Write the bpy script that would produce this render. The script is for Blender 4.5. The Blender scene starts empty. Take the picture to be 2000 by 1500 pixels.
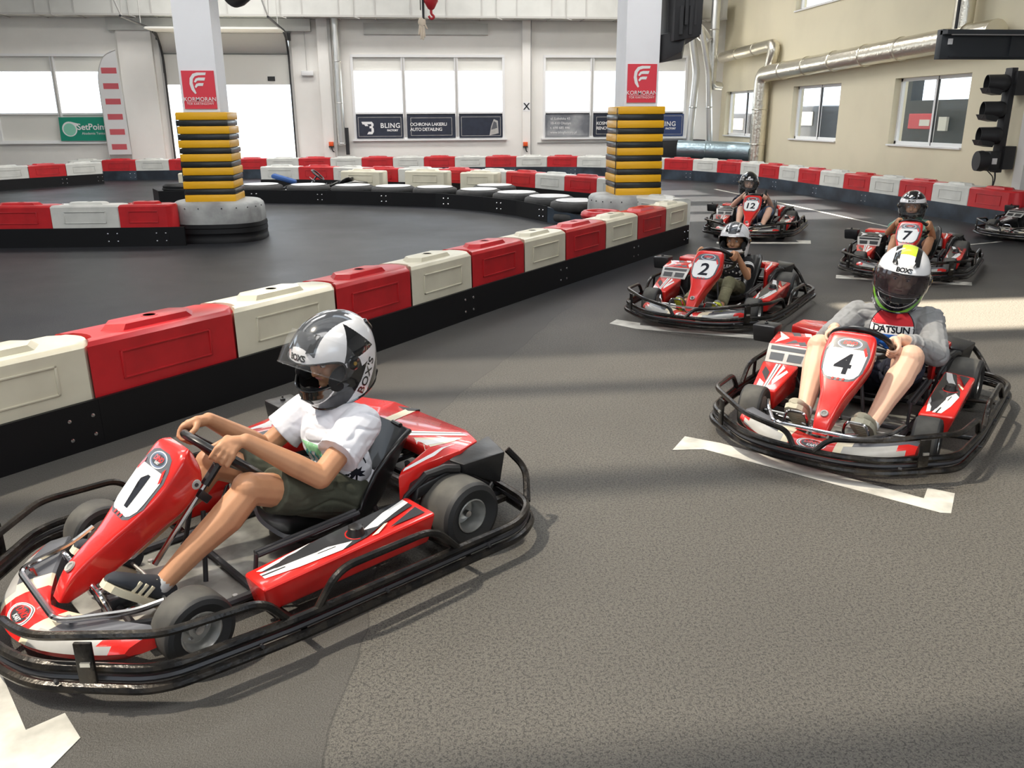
import bpy, bmesh, math, random
from mathutils import Vector, Matrix
from mathutils import noise
from mathutils.bvhtree import BVHTree
from math import sin, cos, pi, radians as R

random.seed(4)
SC = bpy.context.scene
COL = SC.collection

# ------------------------------------------------------------ camera, sky, sun, exposure
CH = 1.6
def cam_axes():
    p, y, r = R(17.6), R(6.6), R(-0.3)
    fwd = Vector((sin(y)*cos(p), cos(y)*cos(p), -sin(p)))
    right = Vector((cos(y), -sin(y), 0)); up = right.cross(fwd)
    r2 = right*cos(r)+up*sin(r); u2 = -right*sin(r)+up*cos(r)
    return fwd, r2, u2
FW, RT, UP = cam_axes()
CP = Vector((0, 0, CH))
cd = bpy.data.cameras.new('camera'); cam = bpy.data.objects.new('camera', cd); COL.objects.link(cam)
cd.sensor_width = 36; cd.lens = 36*1645/2000; cd.clip_start = .05; cd.clip_end = 200
cam.matrix_world = Matrix(((RT.x, UP.x, -FW.x, 0), (RT.y, UP.y, -FW.y, 0), (RT.z, UP.z, -FW.z, CH), (0, 0, 0, 1)))
SC.camera = cam

SC.view_settings.view_transform = 'Standard'; SC.view_settings.look = 'None'
SC.view_settings.gamma = 1; SC.view_settings.use_curve_mapping = False
SC.view_settings.exposure = 0.0

w = bpy.data.worlds.new('sky'); SC.world = w; w.use_nodes = True
bg = w.node_tree.nodes['Background']; bg.inputs[0].default_value = (.78, .89, 1, 1); bg.inputs[1].default_value = 3.2

SUND = Vector((-.50, .06, .86)).normalized()      # towards the sun
sd = bpy.data.lights.new('sun', 'SUN'); so = bpy.data.objects.new('sun', sd); COL.objects.link(so)
sd.energy = 34.0; sd.angle = R(1.6); sd.color = (1, .90, .74)
so.rotation_euler = SUND.to_track_quat('Z', 'Y').to_euler(); so.location = (0, 0, 12)

CEIL = 6.4
for i, (x, y, sx, sy, e) in enumerate([(-6, 17, 5, 2, 190), (-2.3, 17, 3, 2, 230), (4.2, 18.6, 3, 2, 200), (-6, 8, 4, 2, 60), (-3.2, 8.8, 3, 1.6, 160),
                                       (3.4, 9.2, 3, 1.6, 190), (-1.5, .3, 4, 1.6, 140), (3.6, .3, 4, 1.6, 140), (-4, 22.8, 6, 1.2, 260), (4, 22.8, 6, 1.2, 260)]):
    ld = bpy.data.lights.new('added_fill_light', 'AREA'); lo = bpy.data.objects.new('added_fill_light', ld); COL.objects.link(lo)  # fill lamps added under the unseen ceiling to raise the ambient light
    ld.shape = 'RECTANGLE'; ld.size = sx; ld.size_y = sy; ld.energy = e; ld.color = (1, .975, .94)
    lo.location = (x, y, CEIL-.12)

# ------------------------------------------------------------ pixel helpers (photo pixels to points in the hall)
def ray(px, py): return FW + RT*((px-1000)/1645) - UP*((py-750)/1645)
def G(px, py, z=0.0):
    d = ray(px, py); return CP + d*((z-CH)/d.z)
def YP(px, py, Y):
    d = ray(px, py); return CP + d*(Y/d.y)
def XP(px, py, X):
    d = ray(px, py); return CP + d*(X/d.x)

# ------------------------------------------------------------ materials
MATS = {}
def mat(name, col, rough=.5, metal=0, var=0, vscale=8, bump=0, bscale=40, spec=.5, alpha=1, coat=0, col2=None, detail=4, emit=None, trans=0):
    if name in MATS: return MATS[name]
    m = bpy.data.materials.new(name); m.use_nodes = True; nt = m.node_tree; n = nt.nodes; l = nt.links
    b = n['Principled BSDF']
    b.inputs['Base Color'].default_value = (*col, 1); b.inputs['Roughness'].default_value = rough
    b.inputs['Metallic'].default_value = metal; b.inputs['Specular IOR Level'].default_value = spec
    b.inputs['Alpha'].default_value = alpha; b.inputs['Coat Weight'].default_value = coat
    b.inputs['Transmission Weight'].default_value = trans
    tc = n.new('ShaderNodeTexCoord')
    if var or col2:
        t = n.new('ShaderNodeTexNoise'); t.inputs['Scale'].default_value = vscale; t.inputs['Detail'].default_value = detail
        l.new(tc.outputs['Object'], t.inputs['Vector'])
        mx = n.new('ShaderNodeMix'); mx.data_type = 'RGBA'
        c2 = col2 or tuple(c*(1-var) for c in col)
        mx.inputs[6].default_value = (*col, 1); mx.inputs[7].default_value = (*c2, 1)
        rp = n.new('ShaderNodeMapRange'); rp.inputs[1].default_value = .42; rp.inputs[2].default_value = .68
        l.new(t.outputs['Fac'], rp.inputs[0]); l.new(rp.outputs[0], mx.inputs[0]); l.new(mx.outputs[2], b.inputs['Base Color'])
    if bump:
        t2 = n.new('ShaderNodeTexNoise'); t2.inputs['Scale'].default_value = bscale; t2.inputs['Detail'].default_value = 3
        l.new(tc.outputs['Object'], t2.inputs['Vector'])
        bp = n.new('ShaderNodeBump'); bp.inputs['Strength'].default_value = bump; bp.inputs['Distance'].default_value = .01
        l.new(t2.outputs['Fac'], bp.inputs['Height']); l.new(bp.outputs[0], b.inputs['Normal'])
    if emit:
        b.inputs['Emission Color'].default_value = (*emit[0], 1); b.inputs['Emission Strength'].default_value = emit[1]
    MATS[name] = m; return m

M_red = mat('kart_red', (.72, .022, .018), .25, coat=.5, var=.18, vscale=9)
M_white = mat('sticker_white', (.80, .80, .80), .35)
M_cream = mat('sticker_cream', (.78, .70, .52), .35)
M_blk = mat('sticker_black', (.035, .037, .042), .3, coat=.3)
M_dgrey = mat('sticker_grey', (.10, .105, .12), .35)
M_lgrey = mat('sticker_silver', (.46, .45, .43), .32, var=.2)
M_blue = mat('sticker_blue_grey', (.14, .18, .28), .35)
M_num = mat('number_black', (.010, .012, .02), .6, spec=.2)
M_steel = mat('black_steel', (.014, .013, .013), .26, .5, col2=(.050, .042, .034), vscale=14, bump=.15, bscale=60)
M_frame = mat('frame_steel', (.05, .05, .055), .4, .4)
M_chrome = mat('chrome', (.75, .74, .76), .12, 1)
M_alu = mat('aluminium', (.62, .62, .60), .33, .85, var=.3, vscale=10)
M_floorpan = mat('floor_pan_metal', (.40, .40, .37), .42, .6, var=.5, vscale=9)
M_tyre = mat('kart_tyre', (.055, .053, .05), .72, col2=(.12, .115, .10), vscale=6)
M_tyre_side = mat('tyre_sidewall', (.022, .022, .023), .55)
M_plastic = mat('black_plastic', (.018, .018, .019), .35, bump=.08, bscale=50)
M_seat = mat('seat_black', (.009, .009, .010), .32, coat=.2)
M_engine = mat('engine_dark', (.05, .05, .05), .45, .6, var=.5, vscale=30)
M_skin = mat('skin_tan', (.56, .28, .15), .5, var=.12, vscale=12)
M_skin2 = mat('skin_pale', (.80, .50, .36), .5, var=.10, vscale=10)
M_visor = mat('visor_clear', (.45, .46, .48), .04, alpha=.10, coat=.6)
M_visord = mat('visor_tinted', (.05, .036, .042), .03, alpha=.55, coat=1)
M_hw = mat('helmet_white', (.82, .82, .84), .16, coat=.8)
M_hb = mat('helmet_black', (.012, .013, .015), .12, coat=.8)
M_hg = mat('helmet_grey', (.06, .065, .075), .15, coat=.8)
M_hy = mat('helmet_lime', (.56, .70, .06), .2, coat=.6)
M_hgr = mat('helmet_green', (.22, .62, .04), .2, coat=.6)
M_liner = mat('helmet_liner', (.010, .010, .011), .9)
M_gold = mat('brass', (.7, .5, .18), .3, 1)
M_eye = mat('eye_white', (.75, .72, .7), .2)
M_iris = mat('eye_iris', (.04, .025, .02), .2)
M_lip = mat('lip', (.45, .16, .13), .5)

# ------------------------------------------------------------ mesh builder
def arcpath(pts, rad, n=5, closed=False):
    P = [Vector(p) for p in pts]; out = []
    N = len(P)
    for i, p in enumerate(P):
        if not closed and i in (0, N-1): out.append(p); continue
        a = P[i-1]; b = P[(i+1) % N]
        da = (a-p); db = (b-p); r = min(rad, da.length*.45, db.length*.45)
        s = p+da.normalized()*r; e = p+db.normalized()*r
        for k in range(n+1):
            t = k/n; out.append(s*(1-t)**2+p*2*t*(1-t)+e*t*t)
    return out

class MB:
    def __init__(s): s.b = bmesh.new()
    def faces(s, vs, fs, mi=0):
        V = [s.b.verts.new(v) for v in vs]; out = []
        for f in fs:
            try:
                q = s.b.faces.new([V[i] for i in f]); q.material_index = mi; out.append(q)
            except ValueError: pass
        return V, out
    def box(s, c, d, rot=None, mi=0, bev=0, taper=(1, 1)):
        c = Vector(c); hx, hy, hz = d[0]/2, d[1]/2, d[2]/2
        vs = []
        for z, (tx, ty) in ((-hz, (1, 1)), (hz, taper)):
            for x, y in ((-1, -1), (1, -1), (1, 1), (-1, 1)): vs.append(Vector((x*hx*tx, y*hy*ty, z)))
        if rot is not None: vs = [rot @ v for v in vs]
        V, F = s.faces([c+v for v in vs], [(3, 2, 1, 0), (4, 5, 6, 7), (0, 1, 5, 4), (1, 2, 6, 5), (2, 3, 7, 6), (3, 0, 4, 7)], mi)
        if bev:
            es = list({e for f in F for e in f.edges})
            r = bmesh.ops.bevel(s.b, geom=es, offset=bev, segments=2, profile=.5, affect='EDGES')
            for f in r['faces']: f.material_index = mi
        return s
    def hexa(s, v8, mi=0, bev=0, seg=2):       # bottom ring of 4 then top ring of 4
        V, F = s.faces([Vector(v) for v in v8], [(3, 2, 1, 0), (4, 5, 6, 7), (0, 1, 5, 4), (1, 2, 6, 5), (2, 3, 7, 6), (3, 0, 4, 7)], mi)
        bmesh.ops.recalc_face_normals(s.b, faces=F)
        if bev:
            es = list({e for f in F for e in f.edges})
            r = bmesh.ops.bevel(s.b, geom=es, offset=bev, segments=seg, profile=.5, affect='EDGES')
            for f in r['faces']: f.material_index = mi
        return s
    def loft(s, rings, mi=0, cap=True, closed=True):
        RV = [[s.b.verts.new(p) for p in r] for r in rings]; n = len(RV[0]); out = []
        for a, b in zip(RV, RV[1:]):
            for j in range(n if closed else n-1):
                k = (j+1) % n
                try: f = s.b.faces.new((a[j], a[k], b[k], b[j])); f.material_index = mi; out.append(f)
                except ValueError: pass
        if cap and closed:
            for r in (RV[0][::-1], RV[-1]):
                try: f = s.b.faces.new(r); f.material_index = mi; out.append(f)
                except ValueError: pass
        bmesh.ops.recalc_face_normals(s.b, faces=out)
        return out
    def tube(s, pts, r, mi=0, seg=8, closed=False, rad=.05, n=5):
        P = arcpath(pts, rad, n, closed) if rad else [Vector(p) for p in pts]
        Q = [P[0]]
        for p in P[1:]:
            if (p-Q[-1]).length > 1e-5: Q.append(p)
        P = Q; N = len(P); rings = []; up = None
        for i, p in enumerate(P):
            a = P[i-1] if (i or closed) else p; b = P[(i+1) % N] if (i < N-1 or closed) else p
            t = (b-a).normalized()
            if up is None:
                up = Vector((0, 0, 1)) if abs(t.z) < .9 else Vector((1, 0, 0))
            x = t.cross(up)
            if x.length < 1e-4: x = t.orthogonal()
            x.normalize(); up = x.cross(t)
            rr = r[i] if isinstance(r, (list, tuple)) else r
            rings.append([p+(x*cos(k*2*pi/seg)+up*sin(k*2*pi/seg))*rr for k in range(seg)])
        if closed: rings.append(rings[0]); s.loft(rings, mi, False)
        else: s.loft(rings, mi, True)
        return s
    def cyl(s, a, b, r0, r1=None, mi=0, seg=16):
        return s.tube([a, b], [r0, r0 if r1 is None else r1], mi, seg, rad=0)
    def lathe(s, prof, o=(0, 0, 0), ax=(0, 0, 1), seg=24, mi=0, closed=False):
        ax = Vector(ax).normalized(); o = Vector(o); x = ax.orthogonal().normalized(); y = ax.cross(x)
        rings = [[o+ax*h+(x*cos(k*2*pi/seg)+y*sin(k*2*pi/seg))*max(r, .0003) for k in range(seg)] for r, h in prof]
        if closed: rings.append(rings[0])
        s.loft(rings, mi, not closed); return s
    def torus(s, o, ax, R0, r, seg=32, ts=8, mi=0):
        return s.lathe([(R0+r*cos(t*2*pi/ts), r*sin(t*2*pi/ts)) for t in range(ts)], o, ax, seg, mi, True)
    def ell(s, c, rad, rot=None, mi=0, seg=16, rg=10):
        c = Vector(c); rings = []
        for i in range(1, rg):
            ph = -pi/2+pi*i/rg; ring = []
            for k in range(seg):
                v = Vector((cos(ph)*cos(k*2*pi/seg)*rad[0], cos(ph)*sin(k*2*pi/seg)*rad[1], sin(ph)*rad[2]))
                ring.append(c+(rot @ v if rot is not None else v))
            rings.append(ring)
        s.loft(rings, mi, True); return s
    def capsule(s, a, b, ra, rb, mi=0, seg=12, flat0=False, flat1=False):
        a = Vector(a); b = Vector(b); d = b-a; L = d.length
        if L < 1e-6: return s.ell(a, (ra,)*3, None, mi)
        prof = []
        if flat0: prof.append((.0003, 0)); prof.append((ra, 0))
        else: prof += [(ra*sin(t*pi/10), -ra*cos(t*pi/10)) for t in range(0, 6)]
        if flat1: prof.append((rb, L)); prof.append((.0003, L))
        else: prof += [(rb*cos(t*pi/10), L+rb*sin(t*pi/10)) for t in range(0, 6)]
        return s.lathe(prof, a, d, seg, mi)
    def prism(s, pts, ext, mi=0, bev=0):
        P = [Vector(p) for p in pts]; e = Vector(ext); n = len(P)
        V, F = s.faces(P+[p+e for p in P], [tuple(range(n))[::-1], tuple(range(n, 2*n))]+[(i, (i+1) % n, n+(i+1) % n, n+i) for i in range(n)], mi)
        bmesh.ops.recalc_face_normals(s.b, faces=F)
        if bev:
            es = list({ed for f in F for ed in f.edges})
            r = bmesh.ops.bevel(s.b, geom=es, offset=bev, segments=2, profile=.5, affect='EDGES')
            for f in r['faces']: f.material_index = mi
        return s
    def poly(s, pts, mi=0):
        s.faces([Vector(p) for p in pts], [tuple(range(len(pts)))], mi); return s
    def build(s, name, mats, parent=None, smooth=True, angle=38):
        me = bpy.data.meshes.new(name); s.b.to_mesh(me); s.b.free()
        for m in (mats if isinstance(mats, (list, tuple)) else [mats]): me.materials.append(m)
        if smooth:
            me.polygons.foreach_set('use_smooth', [True]*len(me.polygons)); me.set_sharp_from_angle(angle=R(angle))
        o = bpy.data.objects.new(name, me); COL.objects.link(o)
        if parent: o.parent = parent
        return o

def tag(o, label=None, cat=None, group=None, kind=None):
    if label: o['label'] = label
    if cat: o['category'] = cat
    if group: o['group'] = group
    if kind: o['kind'] = kind
    return o
def thing(name, label, cat, loc=(0, 0, 0), rz=0, group=None):
    o = bpy.data.objects.new(name, None); COL.objects.link(o); o.empty_display_size = .1
    o.location = loc; o.rotation_euler = (0, 0, rz); return tag(o, label, cat, group)
def copy_tree(o, parent=None, skip=()):
    c = o.copy(); COL.objects.link(c); c.parent = parent
    for ch in list(o.children):
        if ch.name.split('.')[0] in skip: continue
        copy_tree(ch, c, skip)
    return c
def relabel(o, label, group=None):
    o['label'] = label
    if group: o['group'] = group
    return o

# text as flat 2D faces, centred
_TX = {}
def text2d(txt, size, font_shear=0, bold=0, space=1, align='CENTER'):
    key = (txt, size, font_shear, bold, space, align)
    if key in _TX: return _TX[key]
    cu = bpy.data.curves.new('t', 'FONT'); cu.body = txt; cu.size = size; cu.shear = font_shear; cu.offset = bold; cu.space_character = space
    cu.align_x = align; cu.align_y = 'CENTER'; cu.resolution_u = 3
    o = bpy.data.objects.new('t', cu); COL.objects.link(o)
    dg = bpy.context.evaluated_depsgraph_get(); dg.update()
    me = o.evaluated_get(dg).to_mesh()
    vs = [v.co.copy() for v in me.vertices]; fs = [tuple(p.vertices) for p in me.polygons]
    o.evaluated_get(dg).to_mesh_clear()
    bpy.data.objects.remove(o); bpy.data.curves.remove(cu)
    _TX[key] = (vs, fs); return vs, fs
def put_text(mb, txt, size, o, ex, ey, mi, off=.001, **k):
    vs, fs = text2d(txt, size, **k); o = Vector(o); ex = Vector(ex).normalized(); ey = Vector(ey).normalized(); n = ex.cross(ey)
    mb.faces([o+ex*v.x+ey*v.y+n*off for v in vs], fs, mi); return mb

# drape flat 2D shapes on a surface
def drape(mb, vs2, fs, tree, o, ex, ey, off=.0015, mi=0, maxd=.012, dist=.25):
    t = bmesh.new(); V = [t.verts.new((v[0], v[1], 0)) for v in vs2]
    for f in fs:
        try: t.faces.new([V[i] for i in f])
        except ValueError: pass
    bmesh.ops.triangulate(t, faces=t.faces[:])
    for _ in range(5):
        es = [e for e in t.edges if e.calc_length() > maxd]
        if not es: break
        bmesh.ops.subdivide_edges(t, edges=es, cuts=1)
        bmesh.ops.triangulate(t, faces=t.faces[:])
    o = Vector(o); ex = Vector(ex).normalized(); ey = Vector(ey).normalized(); n = ex.cross(ey).normalized()
    mp = {}
    for v in t.verts:
        p = o+ex*v.co.x+ey*v.co.y
        h = tree.ray_cast(p+n*dist, -n, dist*2)
        if h[0] is not None:
            nn = h[1] if h[1].dot(n) > 0 else -h[1]
            mp[v] = mb.b.verts.new(h[0]+nn*off)
    for f in t.faces:
        if all(v in mp for v in f.verts):
            try: q = mb.b.faces.new([mp[v] for v in f.verts]); q.material_index = mi
            except ValueError: pass
    t.free()
def tree_of(o):
    b = bmesh.new(); b.from_mesh(o.data); t = BVHTree.FromBMesh(b); b.free(); return t
def circle2(r, n=32, rx=1, ry=1, cx=0, cy=0): return [(cx+r*rx*cos(i*2*pi/n), cy+r*ry*sin(i*2*pi/n)) for i in range(n)]
def rrect(w, h, r, n=5):
    out = []
    for cx, cy, a0 in ((w/2-r, h/2-r, 0), (-w/2+r, h/2-r, 90), (-w/2+r, -h/2+r, 180), (w/2-r, -h/2+r, 270)):
        for k in range(n+1): a = R(a0+90*k/n); out.append((cx+r*cos(a), cy+r*sin(a)))
    return out
def one(p): return [tuple(range(len(p)))]
def bilin(c00, c10, c11, c01, off=.0015):
    A, B, C, D = map(Vector, (c00, c10, c11, c01)); n = (B-A).cross(D-A).normalized()
    return lambda s, t: A*(1-s)*(1-t)+B*s*(1-t)+C*s*t+D*(1-s)*t+n*off

# ------------------------------------------------------------ the hall
XL, XR, YB, YF = -14.0, 9.4, 25.9, -5.0
M_floor = bpy.data.materials.new('asphalt'); M_floor.use_nodes = True
def floor_nodes():
    nt = M_floor.node_tree; n = nt.nodes; l = nt.links; b = n['Principled BSDF']
    tc = n.new('ShaderNodeTexCoord'); sep = n.new('ShaderNodeSeparateXYZ'); l.new(tc.outputs['Object'], sep.inputs[0])
    def noise(sc, det=3):
        t = n.new('ShaderNodeTexNoise'); t.inputs['Scale'].default_value = sc; t.inputs['Detail'].default_value = det; l.new(tc.outputs['Object'], t.inputs['Vector']); return t.outputs['Fac']
    def rng(v, a, b_, c=0, d=1):
        m = n.new('ShaderNodeMapRange'); m.inputs[1].default_value = a; m.inputs[2].default_value = b_; m.inputs[3].default_value = c; m.inputs[4].default_value = d; l.new(v, m.inputs[0]); return m.outputs[0]
    def mix(f, a, b_, blend='MIX'):
        m = n.new('ShaderNodeMix'); m.data_type = 'RGBA'; m.blend_type = blend
        (l.new(f, m.inputs[0]) if hasattr(f, 'links') else setattr(m.inputs[0], 'default_value', f))
        for i, c in ((6, a), (7, b_)):
            (l.new(c, m.inputs[i]) if hasattr(c, 'links') else setattr(m.inputs[i], 'default_value', (*c, 1)))
        return m.outputs[2]
    def math_(op, a, b_=0.0):
        m = n.new('ShaderNodeMath'); m.operation = op
        for i, c in enumerate((a, b_)): (l.new(c, m.inputs[i]) if hasattr(c, 'links') else setattr(m.inputs[i], 'default_value', c))
        return m.outputs[0]
    # two pours of asphalt meeting at a seam that runs away from the camera
    X, Y = sep.outputs[0], sep.outputs[1]; wob = rng(noise(1.3, 4), .3, .7, -.035, .035)
    lx = math_('ADD', math_('MULTIPLY', math_('MAXIMUM', math_('SUBTRACT', Y, 4.4), 0.0), .47), math_('ADD', -.30, math_('MULTIPLY', math_('SUBTRACT', math_('MINIMUM', Y, 4.4), 1.8), .13)))
    side = math_('ADD', math_('SUBTRACT', X, lx), wob)
    right = rng(side, -.01, .01); crack = rng(math_('ABSOLUTE', side), .0, .005, .6, 0)
    near = rng(Y, 7.3, 7.5, 1, 0)
    gr = noise(210, 2); gr2 = noise(95, 3); big = noise(.5, 4)
    smooth = mix(rng(gr, .35, .65), (.070, .066, .060), (.118, .112, .102))
    coarse = mix(rng(gr2, .40, .58), (.034, .033, .031), (.155, .145, .126)); coarse = mix(rng(gr, .50, .60), coarse, (.19, .175, .15)); 
    c = mix(math_('MULTIPLY', right, near), smooth, mix(.70, smooth, coarse))
    c = mix(math_('MULTIPLY', crack, near), c, (.02, .02, .02))
    c = mix(rng(big, .3, .75, 0, .55), c, (.060, .058, .056))
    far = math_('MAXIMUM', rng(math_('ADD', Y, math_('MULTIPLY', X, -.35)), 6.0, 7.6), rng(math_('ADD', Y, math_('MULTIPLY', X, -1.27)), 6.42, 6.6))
    c = mix(math_('MULTIPLY', far, .88), c, (.016, .018, .023))  # dimmer light and bluish sheen of the far and left floor, put into the colour
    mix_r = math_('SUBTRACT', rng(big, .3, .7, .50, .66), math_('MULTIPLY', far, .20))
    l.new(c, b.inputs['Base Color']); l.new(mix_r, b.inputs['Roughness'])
    b.inputs['Specular IOR Level'].default_value = .26; bp = n.new('ShaderNodeBump'); bp.inputs['Strength'].default_value = .55; bp.inputs['Distance'].default_value = .006
    l.new(math_('ADD', gr2, gr), bp.inputs['Height']); l.new(bp.outputs[0], b.inputs['Normal'])
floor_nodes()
M_wallb = mat('wall_white_paint', (.84, .82, .78), .8, var=.06, vscale=1.0)
M_wallr = mat('wall_cream_paint', (.74, .68, .51), .8, var=.07, vscale=.8)
M_ceil = mat('ceiling_paint', (.60, .60, .58), .8)
M_duct = mat('duct_sheet', (.56, .56, .53), .6, var=.1, vscale=2)
M_foil = mat('duct_foil', (.80, .76, .66), .30, 1, bump=.9, bscale=13)
M_foil2 = mat('duct_spiral_steel', (.62, .62, .60), .35, .9, bump=.2, bscale=20)
M_trim = mat('trim_grey', (.45, .44, .42), .6)
M_winf = mat('window_frame_white', (.80, .80, .80), .5)
M_glass = mat('window_glass', (.25, .3, .32), .02, alpha=.08)
M_blind = mat('window_panel_white', (.76, .75, .70), .7)
M_dark = mat('dark_metal', (.02, .02, .022), .5)
M_redb = mat('barrier_red', (.56, .018, .024), .32, col2=(.36, .012, .016), vscale=2.2)
M_whb = mat('barrier_white', (.72, .68, .54), .36, col2=(.58, .54, .42), vscale=2.0)
M_whb2 = mat('barrier_grey_white', (.66, .66, .62), .4, col2=(.50, .50, .47), vscale=2.0)
M_guard = mat('guard_board_black', (.005, .005, .006), .5, bump=.05, bscale=8, spec=.3)
M_guard2 = mat('guard_board_scuffed', (.012, .017, .026), .38, col2=(.045, .065, .09), vscale=2)
M_paint = mat('line_paint_white', (.66, .64, .58), .6, col2=(.40, .39, .35), vscale=7, detail=8)
M_yellow = mat('pad_yellow', (.80, .42, .01), .35, bump=.3, bscale=6)
M_padb = mat('pad_black', (.02, .022, .022), .28, bump=.5, bscale=7)
M_tarp = mat('tarp_grey', (.42, .43, .42), .6, col2=(.22, .22, .22), vscale=3, bump=.4, bscale=8)
M_poster = mat('poster_red', (.72, .045, .07), .5)
M_green = mat('banner_green', (.0, .25, .16), .6)
M_navyb = mat('banner_dark_blue', (.022, .028, .048), .35, var=.2)
M_pillar = mat('pillar_white_paint', (.84, .85, .88), .7, var=.05, vscale=2)
M_orange = mat('beacon_orange', (.75, .10, .02), .4)

def struct(name, mb, m, parent=None, **k):
    o = mb.build(name, m, parent, **k)
    if not parent: o['kind'] = 'structure'
    return o
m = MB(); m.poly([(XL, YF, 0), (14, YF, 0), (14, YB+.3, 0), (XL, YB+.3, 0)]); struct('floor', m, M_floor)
# grids of wall rectangles with openings: axis walls
def wall_open(name, m_, axis, pos, a0, a1, z0, z1, holes, th=.3, out=1):
    xs = sorted({a0, a1, *[h[0] for h in holes], *[h[1] for h in holes]}); zs = sorted({z0, z1, *[h[2] for h in holes], *[h[3] for h in holes]})
    mb = MB()
    for xa, xb in zip(xs, xs[1:]):
        for za, zb in zip(zs, zs[1:]):
            cx, cz = (xa+xb)/2, (za+zb)/2
            if any(h[0] < cx < h[1] and h[2] < cz < h[3] for h in holes): continue
            if axis == 'y': mb.box((cx, pos+out*th/2, cz), (xb-xa, th, zb-za))
            else: mb.box((pos+out*th/2, cx, cz), (th, xb-xa, zb-za))
    bmesh.ops.remove_doubles(mb.b, verts=mb.b.verts, dist=.0005)
    seen = {}
    for f in mb.b.faces: c = f.calc_center_median(); seen.setdefault((round(c.x, 3), round(c.y, 3), round(c.z, 3)), []).append(f)
    bmesh.ops.delete(mb.b, geom=[f for fs in seen.values() if len(fs) > 1 for f in fs], context='FACES_ONLY')
    return struct(name, mb, m_, smooth=False)
WB = [(-11.3, -8.15, .97, 3.30), (-1.57, 2.82, .98, 3.30), (3.97, 8.3, .98, 3.30)]
DOOR = (-6.68, -3.24, 0, 3.86)
wall_open('wall_back', M_wallb, 'y', YB, XL, XR+.3, 0, CEIL+.2, WB+[DOOR])
WRH = [(14.0, 16.35, 1.05, 2.27), (18.5, 20.9, 1.05, 2.27), (22.9, 25.5, 1.05, 2.27), (18.0, 21.2, 4.0, 5.2)]
YC = 12.4
wall_open('wall_right', M_wallr, 'x', XR, YC+.2, YB, 0, CEIL+.2, WRH, th=.28)
wall_open('wall_right_return', M_wallb, 'y', YC, XR, 14, 0, CEIL+.2, [], th=.2)
wall_open('wall_left', M_wallb, 'x', XL, YF, YB+.3, 0, CEIL+.2, [(2, 8, 2.6, 5.2), (11, 17, 2.6, 5.2)], th=.25, out=-1)
wall_open('wall_right_near', M_wallb, 'x', 14, YF, YC+.2, 0, CEIL+.2, [], th=.25)
wall_open('wall_front', M_wallb, 'y', YF, XL, 14, 0, CEIL+.2, [(-8, -2, 2.6, 5.0), (2, 8, 2.6, 5.0)], th=.25, out=-1)
# unseen ceiling; openings added so that each throws one sun patch on the floor
def sunhole(x0, x1, y0, y1, zf=0.0):
    dx = SUND.x/SUND.z*(CEIL-zf); dy = SUND.y/SUND.z*(CEIL-zf); return (x0+dx, x1+dx, y0+dy, y1+dy)
RH = [sunhole(-2.4, 5.8, 1.80, 3.35), sunhole(-2.4, 6.2, 3.62, 4.75), sunhole(-2.4, 6.2, 4.98, 5.60), sunhole(3.7, 9.3, 5.95, 6.95), sunhole(4.3, 7.4, 13.1, 14.1), sunhole(4.5, 7.6, 14.5, 15.5), sunhole(5.0, 8.1, 16.3, 17.3), sunhole(5.0, 8.2, 17.7, 18.9)]
NDIMPANE = 3
mb = MB(); xs = sorted({XL, 14, *[h[0] for h in RH], *[h[1] for h in RH]}); ys = sorted({YF, YB+.3, *[h[2] for h in RH], *[h[3] for h in RH]})
for xa, xb in zip(xs, xs[1:]):
    for ya, yb in zip(ys, ys[1:]):
        cx, cy = (xa+xb)/2, (ya+yb)/2
        if any(h[0] < cx < h[1] and h[2] < cy < h[3] for h in RH): continue
        mb.faces([Vector(p) for p in ((xa, ya, CEIL), (xb, ya, CEIL), (xb, yb, CEIL), (xa, yb, CEIL))], [(3, 2, 1, 0)])
bmesh.ops.remove_doubles(mb.b, verts=mb.b.verts, dist=.0005)
struct('ceiling', mb, M_ceil, smooth=False)
M_dimpane = mat('sun_dimming_pane', (.8, .8, .78), .7, alpha=.65)
for i, h in enumerate(RH[:NDIMPANE]):
    mb = MB(); mb.box(((h[0]+h[1])/2, (h[2]+h[3])/2, CEIL+.05), (h[1]-h[0]+.1, h[3]-h[2]+.1, .02)); struct('window_%d' % (20+i), mb, M_dimpane, smooth=False)  # unseen panes added over the first openings to weaken the sun

# unseen housings added round the fill lamps
hous = None
for i, o in enumerate([o for o in COL.objects if o.type == 'LIGHT' and o.data.type == 'AREA']):
    t = thing('added_fill_light', 'x', 'ceiling light', (o.location.x, o.location.y, CEIL), 0, 'fill light panels added above the track'); t['label'] = 'white fill light panel added above the track, out of view over the karts'
    m = MB(); sx, sy = o.data.size, o.data.size_y; m.box((0, 0, -.05), (sx+.1, sy+.1, .09)); m.build('housing', M_winf, t, smooth=False)

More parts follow.
